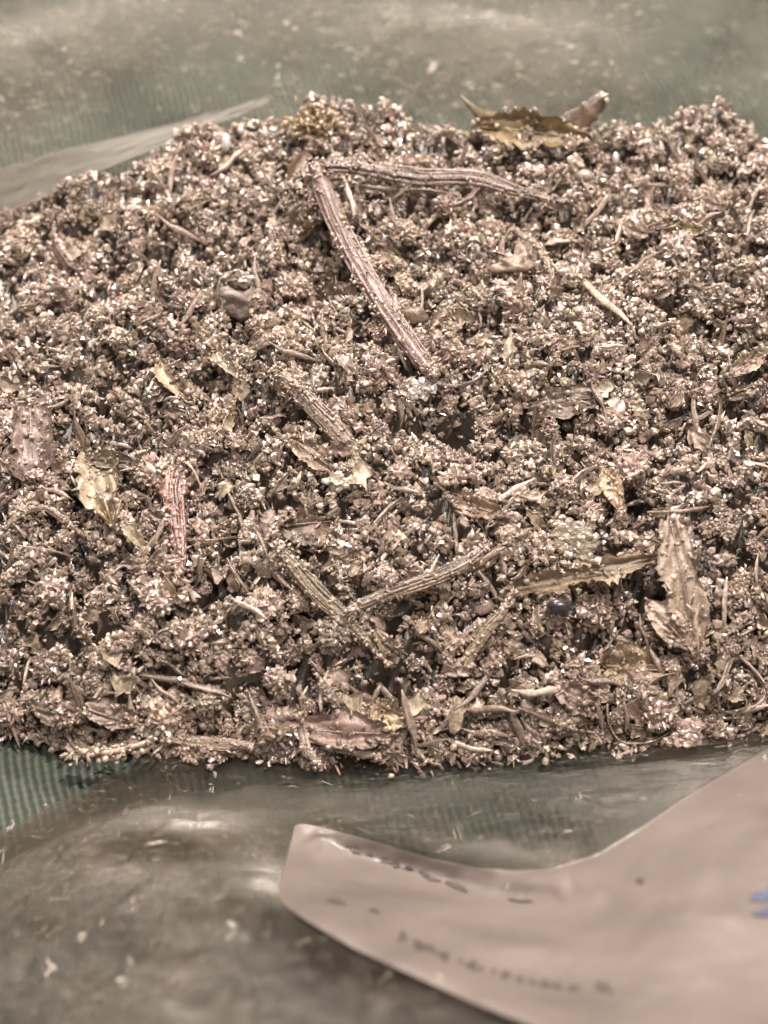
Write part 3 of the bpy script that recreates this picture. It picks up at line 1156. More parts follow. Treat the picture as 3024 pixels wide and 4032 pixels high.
def strip(name, pix, wpx, label, cat, lift=0.6, mat=None, parent=None, **kw):
    pts = [p - np.array([0, 0, 0.25]) for p in on_pile(pix, lift)]
    if len(pts) >= 4:                       # stiff: it bridges the dips instead of following them
        dd = np.array([np.linalg.norm(p - CAM) for p in pts])
        u = np.array([q[1] for q in pix], float) + 0.3 * np.array([q[0] for q in pix], float)
        fit = np.polyval(np.polyfit(u, dd, 1), u)
        k = 0.8 if max(wpx) >= 60 else 0.5
        nd = dd * (1 - k) + fit * k
        nd = nd - 0.5 * max(0, float(np.max(nd - dd)))
        pts = [CAM + (p - CAM) / np.linalg.norm(p - CAM) * d_ for p, d_ in zip(pts, nd)]
    wpx = [w * 0.8 for w in wpx]
    kw['thick'] = kw.get('thick', 0.35) * 0.62
    V, F, C = strip_geo(pts, [w * MM for w in wpx], **kw)
    o = mesh_np(name, V, F, mat or M_stem, tint=C)
    recentre(o)
    tag(o, label, cat)
    if max(wpx) >= 34:
        Cn = catmull(pts, 60)
        Wn = np.interp(np.linspace(0, 1, 60), np.linspace(0, 1, len(wpx)), wpx) * MM * 0.5
        T = np.gradient(Cn, axis=0)
        T /= np.linalg.norm(T, axis=1, keepdims=True)
        X = np.cross(T, -FWD)
        X /= np.linalg.norm(X, axis=1, keepdims=True)
        Z = np.cross(X, T)
        th = kw.get('thick', 0.35)
        for q in np.linspace(-0.95, 0.95, 7 if max(wpx) > 60 else 5):
            a = random.uniform(0, 0.35)
            b = random.uniform(0.6, 1.0)
            ia, ib = int(a * 59), int(b * 59)
            idx = np.linspace(ia, ib, 7).astype(int)
            q2 = q + random.uniform(-.12, .12)
            line = Cn[idx] + X[idx] * (Wn[idx] * q2)[:, None] + Z[idx] * (np.minimum(th, Wn[idx] * .9 + .02) * math.sqrt(max(0.05, 1 - q2 * q2)) * 0.95)[:, None]
            line = line + rng.normal(0, 0.03, line.shape)
            colf = np.array(kw.get('col', (0.4, 0.3, 0.25))) * random.choice([0.5, 0.75, 0.95, 1.1, 1.35])
            wf = max(wpx) * MM * random.uniform(0.08, 0.2)
            fv, ff, fc = strip_geo(line, [wf * .3, wf, wf * .9, wf * .2], thick=wf * 0.45, col=tuple(np.minimum(colf, .75)), ridges=1, seg=36, rough=0.35)
            mesh_np('fibre', fv - np.array(o.location) / S, ff, M_stem, tint=fc, parent=o)
        L_ = float(np.linalg.norm(Cn[-1] - Cn[0]))
        nc = int(16 + 7 * L_)
        ii = np.clip((rng.beta(0.6, 0.6, nc) * 59).astype(int), 0, 59)
        q3 = rng.uniform(-1.3, 1.3, nc)
        pos = Cn[ii] + X[ii] * (Wn[ii] * q3)[:, None] + Z[ii] * (th * np.sqrt(np.clip(1 - q3 * q3, 0, 1)) + rng.uniform(-0.1, 0.1, nc))[:, None]
        cv, cf, cc_ = crumbs(pos, rng.uniform(0.09, 0.26, nc))
        cr = mesh_np('clinging_crumbs', cv - np.array(o.location) / S, cf, M_crumb, tint=cc_, parent=o)
        cr['kind'] = 'stuff'
    return o


def fuzz_geo(pix, n, spread_px, smin=0.12, smax=0.3, col=None, lift=0.8):
    """little crumbs stuck along a stalk"""
    P3 = catmull(on_pile(pix, lift), 60)
    idx = rng.integers(0, 60, n)
    pos = P3[idx] + rng.normal(0, spread_px * MM * 0.5, (n, 3))
    cols = None
    if col is not None:
        cols = np.array(col) * rng.uniform(0.7, 1.4, (n, 1))
    return crumbs(pos, rng.uniform(smin, smax, n), cols=cols)


def with_crumbs(o, geo):
    """a part: the crumbs clinging to a stalk"""
    V, F, C = geo
    loc = np.array(o.location) / S
    c = mesh_np('clinging_crumbs', V - loc, F, M_crumb, tint=C, parent=o)
    c['kind'] = 'stuff'


PINK = (0.30, 0.205, 0.18)
TAN = (0.36, 0.275, 0.205)
OLIVE = (0.26, 0.19, 0.095)
BROWN = (0.29, 0.21, 0.155)
PALE = (0.60, 0.50, 0.40)
GOLD = (0.38, 0.29, 0.17)
RED = (0.30, 0.165, 0.145)
DARK = (0.09, 0.06, 0.045)

# -- the two big stems that meet at the back of the heap
o = strip('dry_twig', [(1240, 640, 3.0), (1290, 780, 3.0), (1370, 960, 2.8), (1480, 1150, 2.8), (1600, 1330, 2.4), (1690, 1450, 1.6), (1725, 1480, .6)],
          [80, 104, 98, 104, 100, 66, 20], 'long flat pinkish stem slanting down from the back crest to the middle of the heap', 'stem', thick=0.75, col=PINK, seg=90, ridges=9, groove=0.4,
          dark=(0.13, 0.07, 0.065))
with_crumbs(o, fuzz_geo([(1330, 900), (1480, 1170), (1690, 1440)], 90, 60, 0.1, 0.22, (0.5, 0.4, 0.33), 2.2))
strip('dark_tendril', [(1570, 1330, .9), (1640, 1430, .8), (1720, 1500, 1.0), (1800, 1512, 1.2), (1870, 1490, 1.3), (1915, 1450, .6)], [20, 26, 26, 24, 20, 12],
      'thin dark hooked tendril at the lower tip of the long pinkish stem', 'tendril', thick=0.22, col=(0.13, 0.10, 0.09), ridges=3)
o = strip('dry_twig', [(1270, 640, 3.0), (1450, 655, 2.9), (1650, 690, 2.9), (1850, 690, 3.0), (2000, 735, 2.6), (2150, 775, 2.0), (2262, 795, .7)], [60, 80, 92, 90, 60, 40, 14],
          'shiny split stem lying level along the back of the heap', 'stem', thick=0.5, col=(0.33, 0.235, 0.20), seg=90, ridges=10, groove=0.6, dark=(0.10, 0.045, 0.045))
with_crumbs(o, fuzz_geo([(1300, 640), (1500, 650), (1850, 680), (1880, 700)], 70, 60, 0.1, 0.26, (0.6, 0.52, 0.46), 2.4))
strip('fibre', [(1330, 700, 1.4), (1500, 735, 1.6), (1700, 745, 1.8), (1800, 760, 1.2)], [14, 24, 22, 8], 'pale fibre running just below the shiny split stem at the back', 'fibre',
      thick=0.2, col=PALE, ridges=3)
strip('woody_splinter', [(1790, 800, 1.2), (1850, 770, 1.5), (1890, 735, 1.6)], [16, 40, 14], 'short dark red splinter under the bright end of the split stem', 'splinter', thick=0.3, col=(0.25, 0.15, 0.13))


# -- leaves
def leaf_geo(base, tip, width, col, curl=0.8, jag=0.15, lift_mid=0.6, face=None, nu=26, nv=15, shape=0.8, fold=0.0, veins=True, seed=0, thick=0.09, tipfrac=1.0, edge=None):
    """a dry blade from base to tip (mm); curl bends its sides up towards face"""
    base, tip = np.asarray(base, float), np.asarray(tip, float)
    T = tip - base
    Ln = np.linalg.norm(T)
    T = T / Ln
    face = -FWD if face is None else np.asarray(face, float)
    X = np.cross(T, face)
    X /= np.linalg.norm(X)
    Z = np.cross(X, T)
    V, C = [], []
    skew = noise.noise(Vector((seed * 2.2, 1, 5))) * 0.5
    for i in range(nu):
        s = i / (nu - 1)
        w = (math.sin(math.pi * min(1, s * 0.92 + 0.06)) ** shape) * width * 0.5
        for j in range(nv):
            q = j / (nv - 1) * 2 - 1
            sg = 1 if q > 0 else -1
            ed = 1 + abs(q) ** 1.5 * (jag * 2.2 * noise.noise(Vector((s * 3.2, sg * 7.0, seed * 3.3))) + jag * 1.6 * noise.noise(Vector((i * 0.83, sg * 4.0, seed))) + sg * skew)
            ang = q * curl
            if curl > 0.05:
                lx = math.sin(ang) / curl
                lz = (1 - math.cos(ang)) / curl
            else:
                lx, lz = q, 0
            lz += fold * abs(q)
            b = lift_mid * math.sin(math.pi * s)
            wr = width * (0.16 * noise.noise(Vector((s * 3, q * 2, seed))) + 0.09 * noise.noise(Vector((s * 9, q * 5, seed + 3))))
            rid = 0.018 * width * math.sin(q * 11 + s * 5 + seed) if veins else 0
            endj = 0.12 * Ln * noise.noise(Vector((q * 2.5, seed, 8))) * (abs(s - 0.5) * 2) ** 2
            V.append(base + T * (s * Ln + endj) + X * (lx * w * ed) + Z * (lz * w + b + wr + rid))
            tn = 1 + 0.55 * noise.noise(Vector((s * 5, q * 3, seed + 4))) + 0.3 * noise.noise(Vector((s * 17, q * 9, seed + 4)))
            if veins:
                tn *= 1 + 0.12 * math.sin(q * 14 + s * 6 + 3 * noise.noise(Vector((s * 4, q, seed))))
            c = np.array(col) * tn
            if edge is not None and abs(q) > 0.8:
                c = np.array(edge) * tn
            C.append(c)
    n = len(V)
    V = np.array(V)
    V2 = V - Z * thick
    q = grid_faces(nv, nu)
    i = np.arange(n).reshape(nu, nv)
    ring = np.concatenate([i[0, :], i[1:, -1], i[-1, -2::-1], i[-2:0:-1, 0]])
    r2 = np.roll(ring, -1)
    side = np.stack([ring, ring + n, r2 + n, r2], -1)
    Fq = np.concatenate([q, q[:, ::-1] + n, side])
    F = np.concatenate([Fq[:, [0, 1, 2]], Fq[:, [0, 2, 3]]])
    C = np.concatenate([np.array(C), np.array(C)])
    return np.concatenate([V, V2]), F, np.clip(C, 0.01, 0.9)


def leaf(name, b, t, wpx, label, cat='leaf', col=BROWN, mat=None, midrib=True, **kw):
    sink = 0.35
    b, t = (b[0], b[1], b[2] - sink), (t[0], t[1], t[2] - sink)
    bb, tt = on_pile([b])[0], on_pile([t])[0]
    V, F, C = leaf_geo(bb, tt, wpx * MM, col, seed=random.uniform(0, 50), **kw)
    o = mesh_np(name, V, F, mat or M_leaf, tint=C)
    recentre(o)
    tag(o, label, cat)
    ns = int(8 + wpx * 0.22)
    top = V[:len(V) // 2]
    ids = rng.integers(0, len(top), ns)
    dv, df, dc = crumbs(top[ids] - FWD * 0.1 + rng.normal(0, 0.1, (ns, 3)), rng.uniform(0.09, 0.3, ns))
    dd = mesh_np('clinging_crumbs', dv - np.array(o.location) / S, df, M_crumb, tint=dc, parent=o)
    dd['kind'] = 'stuff'
    if midrib:
        lm = kw.get('lift_mid', 0.6)
        T = tt - bb
        face = kw.get('face', -FWD)
        X = np.cross(T, face)
        Z = np.cross(X, T)
        Z /= np.linalg.norm(Z)
        pts = [bb + T * s + Z * (lm * math.sin(math.pi * s) + 0.04) for s in (0.02, 0.3, 0.6, 0.95)]
        v, f, c = strip_geo(pts, [0.22, 0.2, 0.15, 0.06], thick=0.1, col=tuple(min(.8, x * 1.35) for x in col), ridges=2, seg=20)
        mesh_np('midrib', v - np.array(o.location) / S, f, M_stem, tint=c, parent=o)
    return o


# curled leaf standing at the back right, with its two horns
lf = leaf('curled_leaf', (1880, 500, 1.5), (2330, 560, 1.4), 210, 'curled olive brown leaf with two upturned horns on the back crest right of centre', col=OLIVE, curl=1.3,
          lift_mid=0.8, jag=0.3, shape=0.5, face=(0, -0.6, 0.8))
L0 = np.array(lf.location) / S
v, f, c = strip_geo([P(1950, 470, 15.5), P(1890, 450, 16.5), P(1845, 410, 17.5), P(1812, 375, 18)], [1.4, 1.0, 0.6, 0.12], thick=0.25, col=(0.42, 0.34, 0.2), ridges=3)
mesh_np('leaf_horn', v - L0, f, M_leaf, tint=c, parent=lf)
v, f, c = strip_geo([P(2180, 540, 14.5), P(2260, 490, 15.5), P(2330, 430, 17), P(2385, 372, 18)], [3.0, 2.6, 2.0, 1.3], thick=0.5, col=(0.27, 0.19, 0.14), ridges=4)
mesh_np('leaf_horn', v - L0, f, M_leaf, tint=c, parent=lf)
v, f, c = crumbs(np.array([P(2375, 378, 18.6), P(2392, 395, 18.3), P(2368, 372, 18.2)]), np.array([0.42, 0.38, 0.25]), cols=np.tile((0.75, 0.68, 0.55), (3, 1)))
c_ = mesh_np('painted_tip_glint', v - L0, f, M_crystal, tint=c, parent=lf)  # pale crumbs painted in for the glint on the horn

# dark cupped calyx behind the joint of the stems
leaf('leaf_husk', (1215, 590, 2.8), (1110, 800, 2.0), 90, 'dark upright husk leaning at the joint of the two big stems', 'husk', col=(0.16, 0.10, 0.06), curl=1.2, lift_mid=0.3)
leaf('leaf_husk', (1200, 740, 1.8), (1190, 930, 1.5), 170, 'dark amber cupped husk in the hollow left of the long pinkish stem', 'husk', col=(0.17, 0.115, 0.07), curl=0.9, lift_mid=0.5)
leaf('narrow_leaf', (1240, 640, 2.4), (1285, 850, 2.0), 60, 'narrow tan blade with a bright tip along the top of the long pinkish stem', col=TAN, curl=0.6)

# yellow brown tuft on the crest
tp = hit(1240, 500, 0.5)
n = 110
pos = tp + rng.normal(0, 1, (n, 3)) * np.array([1.3, 0.8, 0.8]) + np.array([0, 0, 0.5])
v, f, c = crumbs(pos, rng.uniform(0.2, 0.42, n), cols=np.array((0.42, 0.30, 0.17)) * rng.uniform(0.6, 1.3, (n, 1)))
o = mesh_np('herb_tuft', v, f, M_crumb, tint=c)
recentre(o)
tag(o, 'golden brown knobbly tuft rising highest on the back crest left of centre', 'herb tuft')
n = 130
tp = hit(2780, 545, 0.5)
pos = tp + rng.normal(0, 1, (n, 3)) * np.array([2.0, 0.8, 0.75]) + np.array([0, 0, 0.4])
v, f, c = crumbs(pos, rng.uniform(0.2, 0.42, n))
o = mesh_np('herb_tuft', v, f, M_crumb, tint=c)
recentre(o)
tag(o, 'pale pinkish knobbly tuft on the back crest near the right edge', 'herb tuft')

# left leaves
leaf('wrinkled_leaf', (120, 1600, 1.0), (140, 1920, 1.3), 220, 'broad wrinkled mauve brown leaf hanging down at the left edge of the heap', col=(0.27, 0.20, 0.175), curl=1.0, shape=0.45, lift_mid=0.6, jag=0.35)
leaf('wrinkled_leaf', (30, 1640, 1.2), (215, 1600, 0.9), 80, 'small pointed leaf tip above the broad wrinkled leaf', col=(0.36, 0.28, 0.22), curl=0.5)
leaf('cupped_leaf', (380, 1800, 1.4), (440, 2060, 0.8), 210, 'cupped greyish leaf with pale teeth left of the red stalk', col=(0.30, 0.24, 0.165), curl=1.1, shape=0.5, lift_mid=0.8, jag=0.3, edge=(0.38, 0.31, 0.23))
leaf('curled_leaf', (330, 1800, 1.6), (590, 1830, 1.2), 90, 'glossy curled rim of leaf arching over the cupped greyish leaf', col=(0.32, 0.27, 0.21), curl=1.2, lift_mid=0.8)
for k, (a, b, c2, d, lab) in enumerate([(330, 1950, 440, 2060, 'yellowish spike left in the fan below the cupped leaf'), (400, 1930, 440, 2060, 'yellowish spike in the middle of the fan below the cupped leaf'),
                                        (475, 1960, 445, 2060, 'yellowish spike right in the fan below the cupped leaf'), (300, 2010, 350, 2090, 'yellowish thorn beside the arched brown strip at the left')]):
    strip('spike', [(a, b, 1.5), ((a + c2) / 2, (b + d) / 2, 1.4), (c2, d, .8)], [8, 20, 12], lab, 'spike', thick=0.2, col=GOLD, ridges=2, seg=16)
o = strip('arched_strip', [(10, 2080, .6), (90, 2010, 1.4), (180, 1995, 1.6), (260, 2050, 1.3), (340, 2110, .5)], [26, 40, 40, 40, 20], 'arched fuzzy brown strip near the left edge bridging a dark hole', 'strip', col=BROWN, thick=0.3)
with_crumbs(o, fuzz_geo([(10, 2080), (180, 1990), (330, 2110)], 60, 40, 0.1, 0.2, None, 1.5))
o = strip('red_stalk', [(700, 1830, .9), (680, 1930, 1.2), (700, 2080, 1.0), (710, 2200, .9), (690, 2300, .5)], [90, 110, 80, 50, 20], 'dull red stalk standing upright left of centre', 'stalk', col=RED, thick=0.8, ridges=6, rough=0.4, groove=0.5,
          dark=(0.14, 0.06, 0.06))
with_crumbs(o, fuzz_geo([(690, 1830), (700, 2010), (705, 2250)], 90, 90, 0.1, 0.26, (0.42, 0.28, 0.25), 1.5))
strip('fibre', [(690, 1800, 1.2), (750, 1830, 1.2), (800, 1930, 1.0)], [10, 14, 8], 'pale fibre beside the top of the dull red stalk', 'fibre', thick=0.15, col=PALE, ridges=2)

# middle diagonal strips
o = strip('fuzzy_strip', [(1080, 1440, 1.9), (1180, 1540, 2.2), (1290, 1650, 2.2), (1370, 1740, 1.8), (1420, 1830, .4)], [60, 84, 90, 80, 24], 'broad fuzzy brown strip slanting below the left of centre', 'strip', thick=0.4,
          col=(0.38, 0.29, 0.225), ridges=9)
with_crumbs(o, fuzz_geo([(1080, 1440), (1180, 1530), (1290, 1650)], 80, 60, 0.1, 0.22, None, 1.4))
o = strip('grooved_twig', [(1080, 2130, 1.9), (1150, 2220, 2.3), (1260, 2340, 2.4), (1380, 2450, 2.1), (1540, 2620, .4)], [24, 70, 80, 60, 12], 'grooved golden stem with a dark edge slanting through the lower middle', 'stem',
          thick=0.45, col=(0.34, 0.26, 0.165), ridges=8, groove=0.5, dark=(0.10, 0.07, 0.04))
with_crumbs(o, fuzz_geo([(1080, 2140), (1180, 2240)], 40, 40, 0.1, 0.22, PALE, 1.6))
strip('flat_twig', [(1360, 2400, 2.2), (1500, 2340, 3.0), (1700, 2270, 3.0), (1850, 2200, 2.7), (1930, 2130, .7)], [30, 64, 60, 70, 40], 'flat tan stem rising to the right across the lower middle', 'stem', thick=0.35, col=TAN, ridges=7, seg=60)
leaf('leaf_piece', (1840, 2260, 1.3), (1950, 2170, 1.3), 70, 'smooth light brown leaf piece on the upper end of the flat tan stem', col=TAN, curl=0.3)
strip('woody_splinter', [(1830, 2610, 1.2), (1900, 2490, 2.0), (1980, 2400, 2.0), (2020, 2320, .8)], [50, 60, 44, 12], 'tan splinter pointing up to the right below the flat tan stem', 'splinter', thick=0.35, col=(0.38, 0.31, 0.22), ridges=6)
leaf('twisted_leaf', (1980, 2340, 1.0), (2600, 2190, 1.1), 95, 'long twisted olive leaf above the black seed', col=(0.30, 0.225, 0.145), curl=0.8, fold=0.3, shape=0.5, lift_mid=0.8, nu=44, jag=0.4)
leaf('narrow_leaf', (2230, 2230, 1.0), (2440, 2260, 1.2), 60, 'narrow gold blade lying over the long twisted olive leaf', col=(0.38, 0.30, 0.18), curl=0.6)
leaf('jagged_leaf', (2640, 2040, 3.0), (2740, 2560, 2.0), 170, 'upright jagged tan leaf with ribbed back near the right edge', col=(0.36, 0.28, 0.22), curl=0.9, jag=0.3, shape=0.6, lift_mid=0.6, nu=46)
leaf('smooth_leaf', (2550, 2370, 2.6), (2720, 2560, 2.6), 120, 'smooth pale pinkish leaf overhanging the dark hole at lower right', col=(0.55, 0.42, 0.34), curl=0.35, jag=0.04, lift_mid=0.7)
strip('woody_splinter', [(2400, 2500, 1.0), (2480, 2520, 1.4), (2560, 2570, 1.2), (2680, 2640, .6)], [24, 36, 30, 12], 'glinting pale splinter below the dark hole at lower right', 'splinter', thick=0.3, col=(0.52, 0.43, 0.34), ridges=6)
leaf('leaf_piece', (1270, 2240, .9), (1470, 2180, 1.1), 110, 'triangular mauve brown leaf piece right of the golden grooved stem', col=(0.33, 0.25, 0.20), curl=0.3, shape=1.2)
leaf('leaf_piece', (1110, 2070, 1.2), (1330, 2050, 1.0), 150, 'dark pointed leaf piece with an upturned corner above the golden grooved stem', col=(0.27, 0.20, 0.155), curl=0.6)
leaf('leaf_piece', (1780, 1960, 1.0), (2020, 2050, .9), 90, 'reddish brown leaf piece folded along its length, right of centre', col=(0.32, 0.22, 0.17), curl=0.7, fold=0.3)
leaf('leaf_piece', (2380, 1850, 1.6), (2440, 2010, 1.0), 90, 'upright golden brown pointed leaf piece right of centre', col=(0.45, 0.32, 0.21), curl=0.7)
leaf('leaf_piece', (1150, 1730, .8), (1330, 1860, .9), 100, 'flat brown leaf piece left of the white grain', col=BROWN, curl=0.5)
leaf('leaf_piece', (630, 1420, 1.4), (760, 1590, 1.0), 100, 'split golden brown pod leaf slanting at the left of centre', col=(0.42, 0.33, 0.22), curl=1.1, fold=0.3)
leaf('leaf_piece', (860, 1380, 1.2), (950, 1500, 1.0), 80, 'small glassy folded leaf beside the split golden pod leaf', col=(0.35, 0.3, 0.23), curl=1.0, fold=0.4)
leaf('leaf_piece', (1270, 1440, 1.4), (1240, 1540, 1.0), 70, 'small clear pointed leaf standing above the broad fuzzy strip', col=(0.42, 0.37, 0.31), curl=0.7)
leaf('leaf_piece', (600, 1130, 1.4), (680, 1220, 1.2), 70, 'oval mauve leaf with a pale rim at upper left', col=(0.36, 0.27, 0.23), curl=0.9)
leaf('leaf_piece', (1100, 1080, 1.3), (1130, 1180, 1.2), 60, 'smooth upright grey brown leaf piece beside the dark hollow', col=(0.28, 0.22, 0.18), curl=0.3)
leaf('leaf_piece', (600, 860, 1.6), (840, 780, 1.0), 60, 'small curved tan leaf on the back slope at upper left', col=(0.40, 0.32, 0.22), curl=0.8)
leaf('leaf_piece', (2630, 920, 1.4), (2780, 900, 1.3), 80, 'angular yellowish leaf chip with a bright corner at upper right', col=(0.48, 0.40, 0.24), curl=0.5, edge=(0.7, 0.62, 0.42))
leaf('leaf_piece', (2850, 1480, 1.4), (3010, 1400, 1.4), 90, 'pinkish folded leaf with a pale green edge at the right border', col=(0.44, 0.32, 0.28), curl=1.0, fold=0.4, edge=(0.45, 0.5, 0.3))
leaf('leaf_piece', (2860, 1560, 1.1), (3010, 1500, 1.1), 60, 'brown leaf lying under the pinkish folded leaf at the right border', col=(0.27, 0.20, 0.15), curl=0.5)
leaf('leaf_piece', (1470, 2770, 2.2), (1620, 2860, 1.9), 120, 'crumpled yellowish leaf low on the front slope left of centre', col=(0.44, 0.35, 0.22), curl=0.9, jag=0.3)
leaf('leaf_piece', (1180, 2870, 2.0), (1560, 2890, 1.8), 150, 'broad reddish brown leaf on the front foot of the heap', col=(0.30, 0.21, 0.175), curl=0.6, shape=0.5)
leaf('leaf_piece', (2380, 2620, 1.0), (2620, 2640, 1.0), 170, 'round amber leaf below the glinting splinter at lower right', col=(0.34, 0.26, 0.17), curl=0.6, shape=0.4)
leaf('leaf_piece', (2180, 2700, 1.0), (2350, 2800, 1.0), 110, 'rounded mauve leaf low on the front slope right of centre', col=(0.30, 0.22, 0.19), curl=0.6, shape=0.4)
leaf('leaf_piece', (340, 2790, 2.0), (540, 2850, 1.8), 110, 'dark brown flat leaf on the front foot near the left', col=(0.24, 0.18, 0.145), curl=0.3, shape=0.4)
leaf('leaf_piece', (120, 2780, 2.0), (330, 2830, 1.8), 100, 'dull brown scalloped leaf on the front foot at the far left', col=(0.27, 0.215, 0.165), curl=0.4, shape=0.4, jag=0.3)
leaf('leaf_piece', (1480, 2480, 1.2), (1560, 2570, 1.0), 70, 'light brown leaf chip near the lower tip of the golden grooved stem', col=TAN, curl=0.6)
leaf('leaf_piece', (1240, 1190, .5), (1450, 1230, .5), 180, 'big lumpy brown leaf sunk in the dark hollow left of the long pinkish stem', col=(0.25, 0.185, 0.145), curl=0.9, shape=0.4, jag=0.3)
leaf('leaf_piece', (1080, 1230, 1.0), (1240, 1310, 1.0), 70, 'thin pale rimmed leaf left of the dark hollow', col=(0.33, 0.27, 0.17), curl=0.6, edge=(0.45, 0.38, 0.25))
leaf('leaf_piece', (2080, 1600, 1.2), (2380, 1560, 1.0), 130, 'dark brown leaf face in the big clump right of centre', col=(0.24, 0.185, 0.15), curl=0.4, shape=0.5)

# right and upper strips
strip('woody_splinter', [(2305, 1105, 1.5), (2370, 1170, 1.5), (2440, 1225, 1.2), (2490, 1275, .6)], [36, 40, 34, 10], 'bright pale splinter in the upper right of the heap', 'splinter', thick=0.3, col=(0.60, 0.47, 0.36), ridges=5)
strip('curved_twig', [(1970, 870, .7), (2060, 920, 1.3), (2130, 980, 1.4), (2170, 1050, 1.3), (2180, 1100, .7)], [16, 36, 40, 44, 24], 'curved tan stem bending down in the upper right of the heap', 'stem', thick=0.35, col=(0.40, 0.32, 0.24), ridges=5)
strip('fuzzy_strip', [(1650, 910, .9), (1720, 840, 1.2), (1800, 790, .9)], [22, 30, 16], 'short fuzzy yellowish strip below the level split stem', 'strip', thick=0.3, col=(0.45, 0.38, 0.27))
strip('fuzzy_strip', [(1070, 830, 1.0), (1090, 930, 1.3), (1110, 1040, .9)], [26, 44, 22], 'upright golden strip left of the dark amber husk', 'strip', thick=0.35, col=(0.44, 0.35, 0.23))
strip('woody_splinter', [(1670, 1165, 1.6), (1700, 1120, 1.8), (1715, 1085, 1.4)], [22, 34, 24], 'short bright striped splinter just right of the long pinkish stem', 'splinter', thick=0.3, col=(0.62, 0.52, 0.42), ridges=6, groove=0.5)
leaf('leaf_piece', (1590, 1080, 1.5), (1600, 1160, 1.3), 80, 'round olive leaf touching the right side of the long pinkish stem', col=(0.28, 0.22, 0.14), curl=0.7, shape=0.5)
strip('fibre', [(750, 2115, 1.2), (830, 2120, 1.4), (930, 2105, .8)], [8, 12, 8], 'thin golden fibre pointing right from the dull red stalk', 'fibre', thick=0.12, col=GOLD, ridges=2)
strip('fibre', [(2550, 2010, 1.4), (2680, 2005, 1.6), (2800, 1985, 1.2)], [14, 20, 10], 'thin pale twig above the upright jagged tan leaf', 'fibre', thick=0.15, col=(0.44, 0.35, 0.28), ridges=2)
strip('fibre', [(60, 2140, 1.3), (200, 2160, 1.5), (300, 2190, 1.1)], [8, 14, 8], 'thin pale twig below the arched brown strip at the left', 'fibre', thick=0.15, col=(0.5, 0.42, 0.33), ridges=2)
strip('fibre', [(2840, 1560, 1.2), (2830, 1650, 1.4), (2790, 1760, 1.0)], [12, 18, 12], 'thin dark tan stalk at the right under the folded leaf', 'fibre', thick=0.15, col=(0.30, 0.24, 0.16), ridges=2)
leaf('leaf_piece', (1930, 1500, 1.4), (2030, 1465, 1.6), 60, 'pale yellow torn leaf chip right of the dark hooked tendril', col=(0.50, 0.41, 0.28), curl=0.4, jag=0.4)

# front foot sticks
strip('twig', [(640, 2905, 1.8), (780, 2915, 2.2), (900, 2925, 2.2), (1000, 2930, 1.6)], [20, 60, 64, 30], 'short striped pale twig on the front foot of the heap, left of centre', 'twig', thick=0.4, col=(0.48, 0.36, 0.29), ridges=7)
o = strip('twig', [(1175, 2800, 2.6), (1190, 2870, 2.6), (1210, 2950, 2.4), (1265, 3010, 1.8)], [30, 40, 50, 16], 'pale twig pointing down over the front foot of the heap', 'twig', thick=0.35, col=(0.50, 0.40, 0.32), ridges=5)
strip('twig', [(1270, 2925, 2.0), (1350, 2940, 2.3), (1440, 2960, 2.1), (1500, 2980, 1.4)], [20, 52, 50, 10], 'fat fuzzy twig lying level beside the downward pale twig', 'twig', thick=0.45, col=(0.40, 0.32, 0.255), ridges=7)
strip('twig', [(2040, 2780, 2.2), (2150, 2820, 2.4), (2250, 2860, 2.2), (2360, 2880, 1.6)], [14, 36, 30, 12], 'thin pinkish twig slanting low on the front slope right of centre', 'twig', thick=0.3, col=PINK, ridges=4)
strip('twig', [(550, 2650, .8), (700, 2670, 1.2), (900, 2660, 1.0)], [14, 34, 16], 'dull level twig half sunk in the lower left of the heap', 'twig', thick=0.3, col=(0.36, 0.28, 0.215), ridges=5)
strip('twig', [(1180, 2740, 1.4), (1190, 2800, 1.6), (1195, 2860, 1.2)], [16, 22, 18], 'smooth upright stalk above the downward pale twig', 'stalk', thick=0.25, col=(0.36, 0.27, 0.19), ridges=3)
strip('leaf_strip', [(1250, 2650, 1.3), (1290, 2720, 1.6), (1340, 2790, 1.2)], [16, 50, 26], 'mauve leaf strip hanging low in the middle front', 'strip', thick=0.3, col=(0.40, 0.31, 0.26))
# crumb-covered twiglet reaching out over the cloth at the left front
tw = [P(290, 2985, 2.2), P(380, 2972, 2.6), P(480, 2955, 2.8), P(600, 2920, 3.0)]
v, f, c = strip_geo(tw, [0.3, 0.5, 0.6, 0.5], thick=0.25, col=TAN, ridges=3)
o = mesh_np('crumb_covered_twig', v, f, M_stem, tint=c)
recentre(o)
tag(o, 'crumb covered twig reaching out over the dark green cloth at lower left', 'twig')
cc = catmull(tw, 50)
k = np.concatenate([rng.integers(0, 50, 70), np.zeros(5, int)])
v, f, c = crumbs(cc[k] + rng.normal(0, 0.3, (75, 3)), rng.uniform(0.14, 0.34, 75), cols=np.array(PALE) * rng.uniform(0.6, 1.2, (75, 1)))
q = mesh_np('clinging_crumbs', v - np.array(o.location) / S, f, M_crumb, tint=c, parent=o)
q['kind'] = 'stuff'
